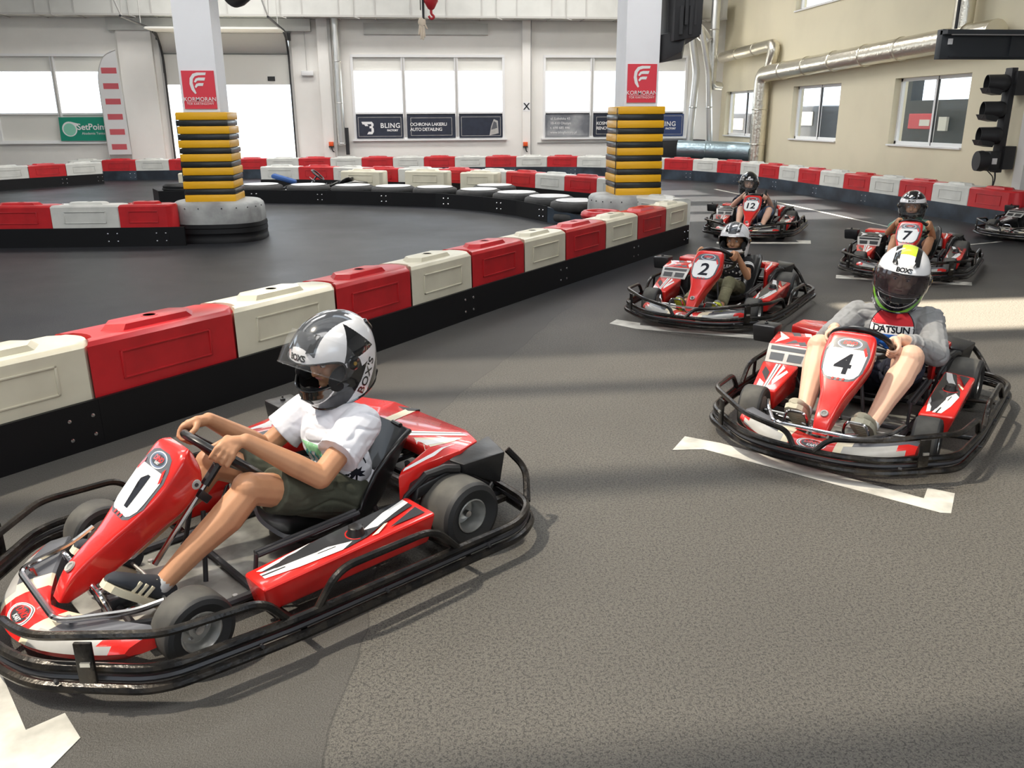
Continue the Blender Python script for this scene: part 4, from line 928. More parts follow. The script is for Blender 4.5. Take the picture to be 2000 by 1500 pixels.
    f = bilin(Vector(tq[0])+Vector((-.012, .012, 0)), Vector(tq[3])+Vector((.01, .012, 0)), Vector(tq[2])+Vector((.01, -.010, 0)), Vector(tq[1])+Vector((-.012, -.010, 0)), -.0016)
    f2 = lambda s, t: f(s, t)
    def P(pts, mi, l=0): m.poly([f2(s, t)+Vector((0, 0, l)) for s, t in pts[::-1]], mi)
    P([(.05, .55), (.95, .55), (.95, .40), (.05, .40)], 1, .0004); P([(.05, .5), (.95, .49), (.95, .46), (.05, .47)], 2, .001)
    P([(.25, .38), (.60, .34), (.80, .12), (.55, .08)], 2, .0004); P([(.05, .08), (.3, .10), (.18, .34), (.05, .36)], 1, .0004); P([(.3, .60), (.95, .62), (.7, .92), (.15, .70)], 1, .0004); P([(.45, .65), (.9, .75), (.8, .85)], 0, .001)
    m.build('side_pod', [M_red, M_white, M_blk, M_cream], k, angle=30)
    # engine, cover and air box on the right
    m = MB(); m.box((-.22, -.43, .16), (.30, .20, .18), None, 0, .02)
    for i in range(7): m.box((-.40, -.43, .10+.022*i), (.08, .20, .008), None, 1)
    m.cyl((-.22, -.30, .17), (-.22, -.26, .17), .05, .045, 1); m.tube([(-.30, -.45, .09), (-.5, -.6, .09), (-.72, -.58, .14)], .022, 1, rad=.05); m.cyl((-.55, -.58, .12), (-.78, -.5, .15), .045, .04, 1)
    m.tube([(.0, -.40, .20), (.1, -.30, .12), (.3, -.2, .07)], .007, 0, rad=.05)
    m.build('engine', [M_engine, M_alu], k)
    m = MB(); A = Vector
    q = [(.015, -.565, .232), (.015, -.335, .232), (-.135, -.345, .305), (-.135, -.60, .305)]
    m.hexa([(.005, -.56, .222), (.005, -.34, .222), (-.145, -.35, .285), (-.145, -.59, .285)]+q, 2, .004)
    g = bilin(q[0], q[3], q[2], q[1], -.0016)
    def P2(a, b, c_, d, mi, off=0): m.poly([g(s, t)+Vector((0, 0, off)) for s, t in ((a, d), (b, d), (b, c_), (a, c_))], mi)
    P2(.12, .52, .10, .44, 1); P2(.12, .52, .54, .90, 1); P2(.66, .88, .08, .92, 1)
    q2 = [(-.14, -.60, .306), (-.14, -.345, .306), (-.37, -.33, .335), (-.37, -.63, .325)]
    m.hexa([(-.14, -.60, .24), (-.14, -.345, .24), (-.37, -.33, .24), (-.37, -.63, .24)]+q2, 0, .008)
    g2 = bilin(q2[0], q2[3], q2[2], q2[1], -.0016)
    for pts, mi in (([(0.02, .95), (.98, .55), (.98, .68), (.3, .95)], 3), ([(.05, .70), (.95, .30), (.98, .45), (.1, .85)], 4), ([(.03, .12), (.5, .35), (.96, .05), (.5, .16)], 3), ([(.03, .35), (.45, .50), (.2, .62)], 4)):
        m.poly([g2(s, t) for s, t in pts[::-1]], mi)
    m.build('engine_cover', [M_red, M_blk, M_lgrey, M_white, M_dgrey], k, angle=30)
    m = MB(); m.hexa([(-.375, -.79, .235), (-.375, -.655, .235), (-.50, -.655, .235), (-.50, -.79, .235), (-.365, -.80, .345), (-.365, -.65, .345), (-.51, -.65, .345), (-.51, -.80, .345)], 0, .014)
    m.tube([(-.44, -.70, .25), (-.42, -.60, .22), (-.36, -.50, .2)], .025, 0); m.lathe([(.012, 0), (.012, .008), (.004, .012), (.004, .02), (.0005, .02)], (-.43, -.73, .345), (0, 0, 1), 12); m.build('air_box', M_plastic, k)
    # rear body: red cover with black corner guards
    m = MB()
    pl = [(-.50, .285), (-.655, .30), (-.80, .235), (-.855, .10), (-.855, -.42), (-.72, -.60), (-.52, -.60), (-.44, -.33), (-.56, -.20), (-.56, .20), (-.41, .235), (-.37, .265)]
    def zz(u, v): return .30+.045*min(1, max(0, (-.36-u)/.18))-.03*max(0, (-u-.68)/.17)-.05*max(0, v-.10)
    V_, F_ = m.faces([Vector((u, v, zz(u, v)-(.055 if u < -.42 else .20))) for u, v in pl]+[Vector((u, v, zz(u, v))) for u, v in pl], [tuple(range(12))[::-1], tuple(range(12, 24))]+[(i, (i+1) % 12, 12+(i+1) % 12, 12+i) for i in range(12)], 0)
    bmesh.ops.recalc_face_normals(m.b, faces=F_)
    r_ = bmesh.ops.bevel(m.b, geom=list({e for f in F_ for e in f.edges}), offset=.012, segments=2, profile=.5, affect='EDGES')
    bmesh.ops.triangulate(m.b, faces=[f for f in m.b.faces if len(f.verts) > 4])
    rear = m.build('rear_cover', [M_red], k, angle=30)
    m = MB(); tr = tree_of(rear)
    def D(pts, mi, of): drape(m, pts, one(pts), tr, (0, 0, .33), (1, 0, 0), (0, 1, 0), of, mi, .03)
    D([(-.52, -.29), (-.63, -.20), (-.845, -.30), (-.845, -.245), (-.63, -.145), (-.52, -.235)], 0, .0015)
    D([(-.565, -.04), (-.80, .12), (-.80, .17), (-.565, .035)], 1, .0018); D([(-.565, -.012), (-.80, .135), (-.80, .145), (-.565, .0)], 2, .0024)
    D([(-.565, .07), (-.76, .18), (-.70, .20), (-.50, .215), (-.42, .225)], 0, .0015); D([(-.55, .10), (-.75, .195), (-.50, .185)], 1, .0022)
    D([(-.42, .245), (-.55, .245), (-.70, .225), (-.55, .262), (-.40, .258)], 1, .0015)
    m.build('stripe_sticker', [M_cream, M_white, M_dgrey], rear)
    for s in (-1, 1):
        m = MB()
        m.hexa([(-.60, s*.318, .268), (-.62, s*.36, .262), (-.80, s*.375, .17), (-.83, s*.27, .17), (-.585, s*.305, .315), (-.61, s*.372, .305), (-.80, s*.405, .318), (-.86, s*.23, .325)], 0, .008)
        m.tube([(-.33, s*.285, .10), (-.38, s*.30, .22), (-.46, s*.325, .292), (-.54, s*.34, .30), (-.60, s*.35, .285)], [.010]*2+[.016]*1+[.018]*2, 0, rad=0)
        m.hexa([(-.40, s*.27, .20), (-.40, s*.33, .20), (-.60, s*.34, .268), (-.60, s*.27, .268), (-.42, s*.27, .255), (-.42, s*.325, .252), (-.60, s*.36, .30), (-.60, s*.27, .31)], 0, .006)
        m.build('rear_corner_guard', M_plastic, k, angle=30)
    make_wheel(k, .515, .425, .116, .125, .062, 1, R(4)); make_wheel(k, .515, -.425, .116, .125, .062, -1, R(4))
    make_wheel(k, -.562, .392, .136, .200, .064, 1); make_wheel(k, -.562, -.392, .136, .200, .064, -1)
    return k, fair

def number_sticker(fair, num):
    tr = tree_of(fair); m = MB(); o = (.468, 0, .447); ex = (0, 1, 0); ey = Vector((-.70, 0, .714))
    b = [(-.072, -.122), (-.045, -.134), (.045, -.134), (.072, -.122), (.100, -.07), (.110, .03), (.100, .07), (.075, .108), (.04, .120), (-.04, .120), (-.075, .108), (-.100, .07), (-.110, .03), (-.100, -.07)]
    drape(m, b, one(b), tr, o, ex, ey, .0012, 0, .02)
    c = circle2(1, 24, .060, .030, 0, .085); drape(m, c, one(c), tr, o, ex, ey, .0022, 1, .02)
    c = circle2(1, 24, .056, .026, 0, .085); drape(m, c, one(c), tr, o, ex, ey, .0028, 5, .02)
    c = circle2(1, 24, .048, .020, 0, .085); drape(m, c, one(c), tr, o, ex, ey, .0034, 4, .02)
    vs, fc = text2d('DINO', .026, .25, .001); drape(m, [(v.x, v.y+.088) for v in vs], fc, tr, o, ex, ey, .004, 2, .02)
    vs, fc = text2d('KART', .013, .2, .0005); drape(m, [(v.x+.004, v.y+.074) for v in vs], fc, tr, o, ex, ey, .004, 1, .02)
    p = [(-.092, -.055), (-.086, -.085), (-.070, -.110), (-.052, -.120), (.052, -.120), (.070, -.110), (.086, -.085), (.092, -.055), (.098, .025), (.094, .045), (.080, .054), (-.080, .054), (-.094, .045), (-.098, .025)]
    drape(m, p, one(p), tr, o, ex, ey, .0030, 1, .02)
    for x in (-.025, .0, .025): q = [(x-.008, -.131), (x+.004, -.131), (x+.006, -.118), (x-.004, -.118)]; drape(m, q, one(q), tr, o, ex, ey, .0042, 2, .02)
    for s in (-1, 1): q = [(s*.099, .03), (s*.080, .075), (s*.072, .06), (s*.090, .02)][::s]; drape(m, q, one(q), tr, o, ex, ey, .0036, 2, .02)
    if num == '1': vs, fc = [Vector(q) for q in ((-.013, -.062), (.013, -.062), (.013, .062), (-.006, .062), (-.016, .048), (-.036, .040), (-.036, .022), (-.013, .028))], [tuple(range(8))]
    else: vs, fc = text2d(num, .165 if len(num) == 1 else .135, .04, .0034)
    cx = (max(v.x for v in vs)+min(v.x for v in vs))/2; cy = (max(v.y for v in vs)+min(v.y for v in vs))/2
    drape(m, [(v.x-cx, v.y-cy-.034) for v in vs], fc, tr, o, ex, ey, .0046, 3, .015)
    s = m.build('number_plate', [M_dgrey, M_white, M_red, M_num, M_blk, M_blue], fair)
    s['label'] = 'white number plate reading '+num
    return s

KTPL, FTPL = make_kart()
KN = [0]
def place_kart(x, y, h, label, num=None, dark=False, skip=()):
    if KN[0] == 0: k = KTPL
    else: k = copy_tree(KTPL, None, ('number_plate',)+tuple(skip))
    KN[0] += 1
    k.location = (x, y, 0); k.rotation_euler = (0, 0, R(h)); relabel(k, label, 'rental go-karts on the track')
    if num: number_sticker([c for c in k.children if c.name.startswith('steering_fairing')][0], num)
    if dark:
        for c in k.children:
            if c.name.split('.')[0] in (('engine_cover',) if num else ('engine_cover', 'side_pod', 'rear_cover', 'nose_cone')):
                c.data = c.data.copy(); c.data.materials[0] = M_plastic
    return k

# ------------------------------------------------------------ helmets (x forward, y left, z up, centre of the head)
def h_sec(z):
    q = min(1, abs(z)/.150)
    if z >= 0:
        k = math.sqrt(max(0, 1-q**2.1)); return .152*k, .172*k, .126*k
    xf = .152+.016*min(1, -z/.085)-(.026*((-z-.085)/.05) if z < -.085 else 0)
    return xf, .172*(1-.20*(-z/.135)**2), .126*(1-.14*(-z/.135)**2)
def h_pt(az, z, off=0.0):
    xf, xb, wy = h_sec(z); c, s = cos(az), sin(az)
    pinch = 1-(.16*max(0, c)*min(1, max(0, -z)/.07) if z < 0 else 0)
    cc = abs(c)**.92 if c > 0 else abs(c)
    p = Vector(((xf if c > 0 else -xb)*cc, wy*s*pinch, z))
    n = Vector((c/.15, s/.125, z/.15 if z > 0 else 0)).normalized(); return p+n*off
def port(az, z, g=0):
    return abs(az/R(74+g*200))**3.2+abs((z+.001)/(.052+g))**3.2 < 1
def h_pat(style, x, y, z):
    """material slot for a point of the shell: 0 white, 1 black, 2 grey, 3 lime, 4 green"""
    ay = abs(y)
    if style == 'black': return 2 if (.075 < ay < .09 and z > .02) else 1
    line = -.125+.98*(.035-x)
    if style in ('white', 'lime'):
        lime = style == 'lime'
        if z > .072 and x < .115:
            hw = (.052 if lime else .066)+.2*(.07-abs(x))*.1
            if ay < hw*(.66 if lime else 1):
                if lime: return 3 if x < .075 else 0
                return 2 if x > -.09 else (2 if ay < .04 else 0)
            if lime and ay < hw*1.12 and x < .10: return 1
        if z > .0 and ay > .045 and -.13 < x < .055:
            def tri(a, b, c):
                s_ = lambda p, q: (q[0]-p[0])*(z-p[1])-(q[1]-p[1])*(x-p[0])
                v = (s_(a, b), s_(b, c), s_(c, a)); return all(q >= 0 for q in v) or all(q <= 0 for q in v)
            if tri((.046, .018), (-.035, .122), (-.104, .0)): return 1
            if lime and tri((.056, .020), (-.048, .122), (-.02, .06)): return 4
        if z < .06:
            d = z-line
            if z < -.0 or x < -.03:
                if d < -.066: return 1
                if d < .012: return 0
                if x > -.02 or (z < -.03 and x > -.06):
                    if lime and .045 < d < .085 and z < -.062 and x > .02: return 4
                    if .118 < d < .125 and z < -.05 and x > .0: return 0
                    return 1
        return 0
    if style == 'silver':
        if z > .075 and ay < .035: return 2
        if z > .06 and ay < .06 and x < .08 and ay > .045: return 1
        if z < -.075 and x > -.03 and ay < .10: return 1
        if -.09 < x < .02 and .0 < z < .06 and ay > .06: return 2
        if z < -.03 and x < -.02 and z < line-.04: return 1
        return 0
    if style == 'dark':      # black top, white brow and white jaw lines
        if .050 < z < .083 and x > .02: return 0
        if z > .083 and .04 < ay < .055 and x > -.05: return 0
        d = z-line
        if z < .03 and -.045 < d < .0: return 0
        return 1
    return 0

def make_helmet(style, parent, c, rot, sc, vis_open, vismat, face_txt):
    NA, NZ = (400, 210) if style in ('white', 'lime') else (120, 64)
    root = bpy.data.objects.new('helmet', None); COL.objects.link(root); root.parent = parent
    root.matrix_local = Matrix.Translation(c) @ rot.to_4x4() @ Matrix.Scale(sc, 4)
    K0 = NZ*2//5; zs = [-.148+.148*i/K0 for i in range(K0)]+[.150*sin(pi/2*i/(NZ-K0)) for i in range(NZ-K0)]
    m = MB(); G2 = [[m.b.verts.new(h_pt(-pi+2*pi*j/NA, z)) for j in range(NA)] for z in zs]; tp = m.b.verts.new((0, 0, .150))
    for i in range(len(zs)-1):
        for j in range(NA):
            az = -pi+2*pi*(j+.5)/NA; z = (zs[i]+zs[i+1])/2
            if port(az, z): continue
            f = m.b.faces.new((G2[i][j], G2[i][(j+1) % NA], G2[i+1][(j+1) % NA], G2[i+1][j])); cc = f.calc_center_median()
            f.material_index = h_pat(style, cc.x, cc.y, cc.z)
    for j in range(NA): f = m.b.faces.new((G2[-1][j], G2[-1][(j+1) % NA], tp)); f.material_index = h_pat(style, 0, 0, .15)
    # trims: gasket round the opening, hem round the neck, vents
    pp = []
    for k in range(72):
        t = 2*pi*k/72; a = math.copysign(abs(cos(t))**(2/3.2), cos(t))*R(74); z = math.copysign(abs(sin(t))**(2/3.2), sin(t))*.052-.001; pp.append(h_pt(a, z, .001))
    m.tube(pp, .0042, 1, 6, True, 0)
    m.tube([h_pt(-pi+2*pi*j/40, -.148, -.002) for j in range(40)], .006, 1, 6, True, 0)
    for s in (-1, 1):
        m.lathe([(.026, -.003), (.026, .006), (.022, .009), (.0005, .009)], h_pt(s*R(86), .004), (0, s, 0), 20, 1); m.lathe([(.007, .009), (.007, .012), (.0005, .012)], h_pt(s*R(86), .004), (0, s, 0), 12, 5)
        m.hexa([h_pt(s*R(a), z, o) for a, z, o in ((18, .088, .000), (34, .088, .000), (52, .125, .0), (40, .130, .0), (20, .088, .009), (33, .090, .010), (52, .125, .004), (40, .130, .003))], 1, .0015)
        m.hexa([h_pt(s*R(a), z, o) for a, z, o in ((148, .03, 0), (160, .03, 0), (160, .07, 0), (148, .07, 0), (149, .032, .009), (159, .032, .009), (159, .066, .009), (149, .066, .009))], 1, .0015)
    m.hexa([h_pt(R(a), z, o) for a, z, o in ((-14, -.112, 0), (14, -.112, 0), (12, -.085, 0), (-12, -.085, 0), (-12, -.110, .006), (12, -.110, .006), (10, -.088, .006), (-10, -.088, .006))], 1, .0015)
    mats = [M_hw, M_hb, M_hg, M_hy, M_hgr, M_gold]
    if style == 'lime': mats[2] = M_hg
    sh = m.build('shell', mats, root, angle=45)
    m = MB(); L2 = [[m.b.verts.new(h_pt(-pi+2*pi*j/48, z*.96, -.012)) for j in range(48)] for z in zs[::3]]
    for i in range(len(L2)-1):
        for j in range(48):
            az = -pi+2*pi*(j+.5)/48; z = (zs[i*3]+zs[i*3+3])/2 if i*3+3 < len(zs) else .1
            if port(az, z, -.004): continue
            m.b.faces.new((L2[i][j], L2[i][(j+1) % 48], L2[i+1][(j+1) % 48], L2[i+1][j]))
    for s in (-1, 1): m.ell((.055, s*.088, -.045), (.055, .022, .045)); 
    m.ell((.125, 0, -.095), (.025, .055, .028)); m.ell((.02, 0, .092), (.09, .08, .03))
    m.build('liner', M_liner, root)
    # visor
    m = MB(); Z = [-.058+(.120 if style == 'white' else .110)*i/14 for i in range(15)]; rr = []
    for z in Z:
        amax = R(96)*(1-.30*abs((z+.004)/.075)**3); rr.append([h_pt(-amax+2*amax*j/40, z, .0055) for j in range(41)])
    m.loft(rr, 0, False, False)
    M = Matrix.Translation((.026 if style == 'white' else 0, 0, .004)) @ Matrix.Rotation(-R(vis_open), 4, 'Y') @ Matrix.Translation((0, 0, -.004))
    if vis_open: M = M @ Matrix.Scale(1.015, 4)
    for v in m.b.verts: v.co = M @ v.co
    m.tube([M @ p for p in rr[0]], .0022, 1, 5, False, 0)
    m.build('visor', [vismat, M_visor], root)
    tr = tree_of(sh); m = MB()
    if face_txt:
        vs, fc = text2d(face_txt, .030, 0, .0012, .9); o = h_pt(0, .070, 0); ey = Vector((-.42, 0, .9)).normalized(); ex = Vector((0, 1, 0))
        drape(m, vs, fc, tr, o, ex, ey, .0012, 1 if style != 'black' else 0, .012)
        m.build('lettering', [M_hw, M_hb], root); m = MB()
        big = {'white': "BOX'S", 'lime': "BOX'S"}.get(style)
        if big:
            for s in (-1, 1):
                vs, fc = text2d(big, .047, .12, .0010, 1.05)
                o = Vector((-.035, s*.2, -.092)); dr = Vector((-.70, 0, .71)) if s > 0 else Vector((.70, 0, -.71))
                ex = dr; n = Vector((0, s, 0)); ey = n.cross(ex)
                drape(m, vs, fc, tr, Vector((-.030, s*.13, -.084)), ex, ey, .0012, 1, .012, .14); m.build('lettering', [M_hw, M_hb], root); m = MB()
    m.b.free()
    m = MB()
    for s in (-1, 1): m.tube([(.0, s*.095, -.12), (.02, s*.06, -.165), (.035, 0, -.185)], .006, 0, 6, False, .03)
    m.hexa([(-.10, -.07, -.16), (-.10, .07, -.16), (.02, .06, -.17), (.02, -.06, -.17), (-.12, -.08, -.12), (-.12, .08, -.12), (.02, .07, -.12), (.02, -.07, -.12)], 0, .01)
    m.build('neck_strap', M_liner, root)
    return root

# ------------------------------------------------------------ people
def remesh(mb, name, vox, mats, parent, smooth=4, fold=0):
    me = bpy.data.meshes.new(name); mb.b.to_mesh(me); mb.b.free(); o = bpy.data.objects.new(name, me); COL.objects.link(o)
    r = o.modifiers.new('r', 'REMESH'); r.mode = 'VOXEL'; r.voxel_size = vox; r.use_smooth_shade = True
    if smooth: s = o.modifiers.new('s', 'SMOOTH'); s.iterations = smooth; s.factor = .5
    dg = bpy.context.evaluated_depsgraph_get(); dg.update()
    m2 = bpy.data.meshes.new_from_object(o.evaluated_get(dg)); o.modifiers.clear(); o.data = m2; bpy.data.meshes.remove(me); m2.name = name
    m2.materials.clear()
    for m in mats: m2.materials.append(m)
    for p in m2.polygons: p.material_index = 0; p.use_smooth = True
    if fold:
        ns = [v.normal.copy() for v in m2.vertices]
        for v, n_ in zip(m2.vertices, ns):
            q = v.co; a = noise.noise(Vector((q.x*7+q.z*5, q.y*11, q.z*16-q.x*9))+Vector((fold*90, 0, 0))); c_ = noise.noise(q*6+Vector((3, fold*50, 1)))
            v.co = q-n_*(fold*max(0, 1-abs(a)*4.5)*(.5+c_)+fold*.5*c_)
    o.parent = parent; return o

SW = Vector((.185, 0, .462)); SN = Vector((-.66, 0, .75)).normalized(); SU = Vector((.75, 0, .66)).normalized()
def grip(mb, ang, s, side, k=1.0, elb=None):
    """hand closed on the rim; ang from the top of the wheel towards +y; returns the wrist"""
    a = R(ang); D = (SU*cos(a)+Vector((0, 1, 0))*sin(a)).normalized(); T = (-SU*sin(a)+Vector((0, 1, 0))*cos(a)).normalized()
    up = -T if side > 0 else T        # along the rim towards the top of the wheel
    c = SW+D*.150
    def P(th, r, t): th = R(th); return c+(SN*cos(th)+D*sin(th))*r*s+up*t*s
    fr = .0080*s
    for i, (t, l) in enumerate(((.0325, 1), (.0110, 1.08), (-.0105, 1.02), (-.0315, .88))):
        pts = [P(28, .033, t*.9), P(62, .032, t), P(98, .0275*l, t*1.02), P(138, .0275, t*1.02), P(182, .0262, t*1.0), P(222, .0262, t*.96)]
        rs = [fr*1.15, fr*1.22, fr*1.05, fr*1.10, fr*.95, fr*.78]
        for p, q, r1, r2 in zip(pts, pts[1:], rs, rs[1:]): mb.capsule(p, q, r1, r2, 0, 8)
    # palm and back of the hand
    for t0, t1 in ((.026, .018), (.009, .006), (-.009, -.006), (-.025, -.017)):
        mb.capsule(P(48, .035, t0), P(2, .060, t1), .0125*s*k, .0150*s*k, 0, 8)
    pc = P(4, .058, 0); ed = ((elb-pc).normalized()*.72+SN*.40).normalized() if elb is not None else SN
    wr = pc+ed*.050*s; mb.capsule(pc, wr, .0215*s*k, .0205*s*k, 0, 10)
    for t in (.022, .008, -.008, -.022): mb.capsule(P(30, .042, t), pc+ed*.02*s+up*t*.5*s, .0125*s*k, .0165*s*k, 0, 8)
    mb.capsule(P(24, .040, .020), P(24, .040, -.020), .0175*s*k, .0165*s*k, 0, 8)
    # thumb leaves the side of the palm and closes over the inner face
    th = [P(-10, .058, .018), P(-38, .040, .034), P(-66, .028, .046), P(-92, .0255, .060)]
    for p, q, r1, r2 in zip(th, th[1:], (.0125, .0105, .0098), (.0105, .0098, .0080)): mb.capsule(p, q, r1*s*k, r2*s*k, 0, 8)
    return wr

def make_person(kart_xyh, label, P):
    x, y, h = kart_xyh
    root = thing('person', label, 'person', (x, y, 0), R(h), 'drivers in the karts'); del root['group']
    s = P.get('s', 1.0); sk = P.get('skin', M_skin); vox = P.get('vox', .006)
    pel = Vector(P['pelvis']); che = Vector(P['chest']); nk = Vector(P['neck']); hd = Vector(P['head'])
    hsc = P.get('hsc', 1.1); hrot = Matrix.Rotation(R(P.get('hyaw', 0)), 3, 'Z') @ Matrix.Rotation(R(P.get('hpitch', 12)), 3, 'Y') @ Matrix.Rotation(R(P.get('hroll', 0)), 3, 'X')
    J = {k: Vector(P[k]) for k in ('shL', 'shR', 'elL', 'elR', 'knL', 'knR', 'anL', 'anR', 'toL', 'toR')}
    b = MB(); W = {}
    W['L'] = grip(b, P.get('gL', 50), s*P.get('hand', 1.08), 1, P.get('fat', 1), J['elL']) if P.get('gL') is not None else None
    W['R'] = grip(b, -P.get('gR', 55), s*P.get('hand', 1.08), -1, P.get('fat', 1), J['elR']) if P.get('gR') is not None else None
    fa = P.get('fat', 1)
    for sd_ in 'LR':
        sh, el, kn, an, to = (J[q+sd_] for q in ('sh', 'el', 'kn', 'an', 'to')); wr = W[sd_]
        af = fa*P.get('arm', 1.08); b.capsule(sh, el, .047*s*fa, .037*s*af); mid = el.lerp(wr, .35)
        b.capsule(el, mid, .037*s*af, .037*s*af); b.capsule(mid, wr, .037*s*af, .0235*s*af)
        sgn = 1 if sd_ == 'L' else -1
        hp = pel+Vector((.03, sgn*.085*s, .0)); lf = fa*P.get('leg', 1); b.capsule(hp, kn, .078*s*lf, .053*s*lf)
        kd = (an-kn); back = Vector((-.5, 0, -.35)).normalized()
        b.ell(kn+Vector((.008, 0, .006)), (.052*s*lf,)*3)
        b.capsule(kn, kn+kd*.30+back*.012*s, .050*s*lf, .055*s*lf); b.capsule(kn+kd*.30+back*.012*s, kn+kd*.62, .055*s*lf, .042*s*lf); b.capsule(kn+kd*.62, an, .042*s*lf, .030*s*lf)
        b.capsule(an, an+(to-an)*.55-Vector((.01, 0, .03)), .028*s, .016*s)
    tx = Matrix.Rotation(math.atan2((nk-pel).x, (nk-pel).z), 3, 'Y')
    b.ell(pel, (.095*s*fa, .135*s*fa, .09*s)); b.ell(pel.lerp(che, .5), (.082*s*fa, .115*s*fa, .12*s), tx); b.ell(che, (.088*s*fa, .140*s*fa, .13*s), tx)
    b.capsule(J['shL'], J['shR'], .045*s, .045*s); b.capsule(che, nk, .07*s, .045*s); b.capsule(nk-Vector((0, 0, .02)), hd+hrot @ Vector((-.03, 0, -.05)), .046*s, .044*s)
    q = hsc/1.1
    HP = lambda a, b_, c: hd+hrot @ (Vector((a, b_, c))*q)
    b.ell(HP(.0, 0, .0), (.088*q, .070*q, .105*q), hrot, 0, 24, 16); b.ell(HP(.030, 0, -.06), (.062*q, .054*q, .055*q), hrot, 0, 20, 12)
    b.capsule(HP(.086, 0, .012), HP(.102, 0, -.024), .0085*q, .0135*q); 
    for sg in (-1, 1):
        b.ell(HP(.098, sg*.009, -.027), (.009*q,)*3, None, 0, 8, 6); b.ell(HP(.066, sg*.036, -.030), (.022*q, .024*q, .022*q), hrot, 0, 12, 8)
        b.capsule(HP(.080, sg*.014, .026), HP(.074, sg*.042, .024), .009*q, .008*q, 0, 8)
        b.ell(HP(-.005, sg*.073, -.005), (.018*q, .008*q, .03*q), hrot, 0, 10, 8)
    b.capsule(HP(.084, -.015, -.052), HP(.084, .015, -.052), .009*q, .009*q, 0, 8); b.ell(HP(.078, 0, -.085), (.02*q, .022*q, .016*q), hrot, 0, 12, 8)
    body = remesh(b, 'body', vox, [sk], root, 3)
    m = MB()
    for sg in (-1, 1): m.ell(HP(.0745, sg*.031, .008), (.0108*q,)*3, None, 0, 16, 10)
    ey = m.build('eyes', M_eye, body)
    m = MB()
    for sg in (-1, 1):
        m.ell(HP(.0815, sg*.030, .007), (.0054*q,)*3, None, 0, 12, 8); m.tube([HP(.088, sg*.014, .028), HP(.090, sg*.028, .031), HP(.082, sg*.044, .027)], .0030*q, 1, 5, rad=.01)
        m.tube([HP(.0835, sg*.020, .0145), HP(.0865, sg*.031, .0185), HP(.080, sg*.043, .014)], .0022*q, 1, 5, rad=.01)
    m.build('iris_and_brow', [M_iris, M_iris], body)
    m = MB(); m.tube([HP(.090, -.018, -.053), HP(.0945, 0, -.051), HP(.090, .018, -.053)], .0042*q, 0, 6, rad=.01); m.build('lips', M_lip, body)
    if P.get('fringe'):
        m = MB()
        for i in range(9): yv = -.045+.011*i; m.tube([HP(.07, yv, .075), HP(.090, yv*1.05, .05), HP(.092, yv*1.1+.004, .034)], .006*q, 0, 5, rad=.02)
        m.build('hair', M_iris, body)
    make_helmet(P['style'], root, hd+hrot @ Vector((0, 0, .005)), hrot, hsc, P.get('vis', 0), P.get('vismat', M_visor), P.get('txt', 'BOXS'))
    # shirt
    sl = P.get('sleeve', .55); c = MB(); cm = P['shirt']; g = P.get('loose', .014); long = sl > 1
    for sd_ in 'LR':
        sh, el = J['sh'+sd_], J['el'+sd_]; wr = W[sd_]
        if not long:
            e = sh.lerp(el, sl); c.capsule(sh, e, (.052*fa)*s+g, (.047*fa)*s+g*1.5, 0, 16, False, True)
        else:
            c.capsule(sh, el, (.056*fa)*s+g, (.046*fa)*s+g); e = el.lerp(wr, sl-1); c.capsule(el, e, (.045*fa)*s+g, .030*s*fa+g*.7, 0, 16, False, True)
            c.capsule(e-(e-el).normalized()*.03, e+(e-el).normalized()*.02, .031*s*fa+g*.4, .028*s*fa+g*.3, 0, 16, True, True)
            for q_ in (.25, .5, .8): c.torus(el.lerp(e, q_), (e-el+Vector((.3, .2, 0))*.1), .034*s*fa+g*.8, .008, 16, 6)
    c.ell(che, (.094*s*fa+g, .147*s*fa+g, .135*s+g*.6), tx); c.ell(pel.lerp(che, .5), (.09*s*fa+g, .125*s*fa+g, .13*s), tx); c.ell(pel+Vector((-.01, 0, .02)), (.10*s*fa+g, .142*s*fa+g, .09*s), tx)
    c.capsule(J['shL'], J['shR'], .052*s+g, .052*s+g); c.capsule(che, nk.lerp(che, .25), .085*s, .060*s+g*.6, 0, 16, False, True)
    if P.get('folds'):
        for a_, b_, r_ in P['folds']: c.tube([a_, b_], [.004, r_], 0, 8, rad=0)
    shirt = remesh(c, P.get('shirt_name', 't_shirt'), vox*.9, [cm], root, 5, P.get('fold', .009))
    tr = tree_of(shirt)
    if P.get('print'):
        m = MB(); mats = P['print'](m, tr, che, tx, s); m.build('shirt_print', mats, shirt)
    # trousers or shorts
    tl = P.get('legs', .7); c = MB(); g2 = P.get('loose2', .016)
    c.ell(pel+Vector((0, 0, -.005)), (.10*s*fa+g2, .14*s*fa+g2, .088*s+g2*.5))
    for sd_, sgn in (('L', 1), ('R', -1)):
        kn, an = J['kn'+sd_], J['an'+sd_]; hp = pel+Vector((.03, sgn*.085*s, .0))
        if tl <= 1: c.capsule(hp, hp.lerp(kn, tl), .082*s*fa*P.get('leg', 1)+g2, (.062*s*fa*P.get('leg', 1))+g2*1.1, 0, 18, False, True)
        else: c.capsule(hp, kn, .082*s*fa+g2, .055*s*fa+g2); c.capsule(kn, kn.lerp(an, tl-1), .055*s*fa+g2, .036*s*fa+g2, 0, 18, False, True)
    remesh(c, P.get('legs_name', 'shorts'), vox, [P['legmat']], root, 4, P.get('fold', .009)*.8)
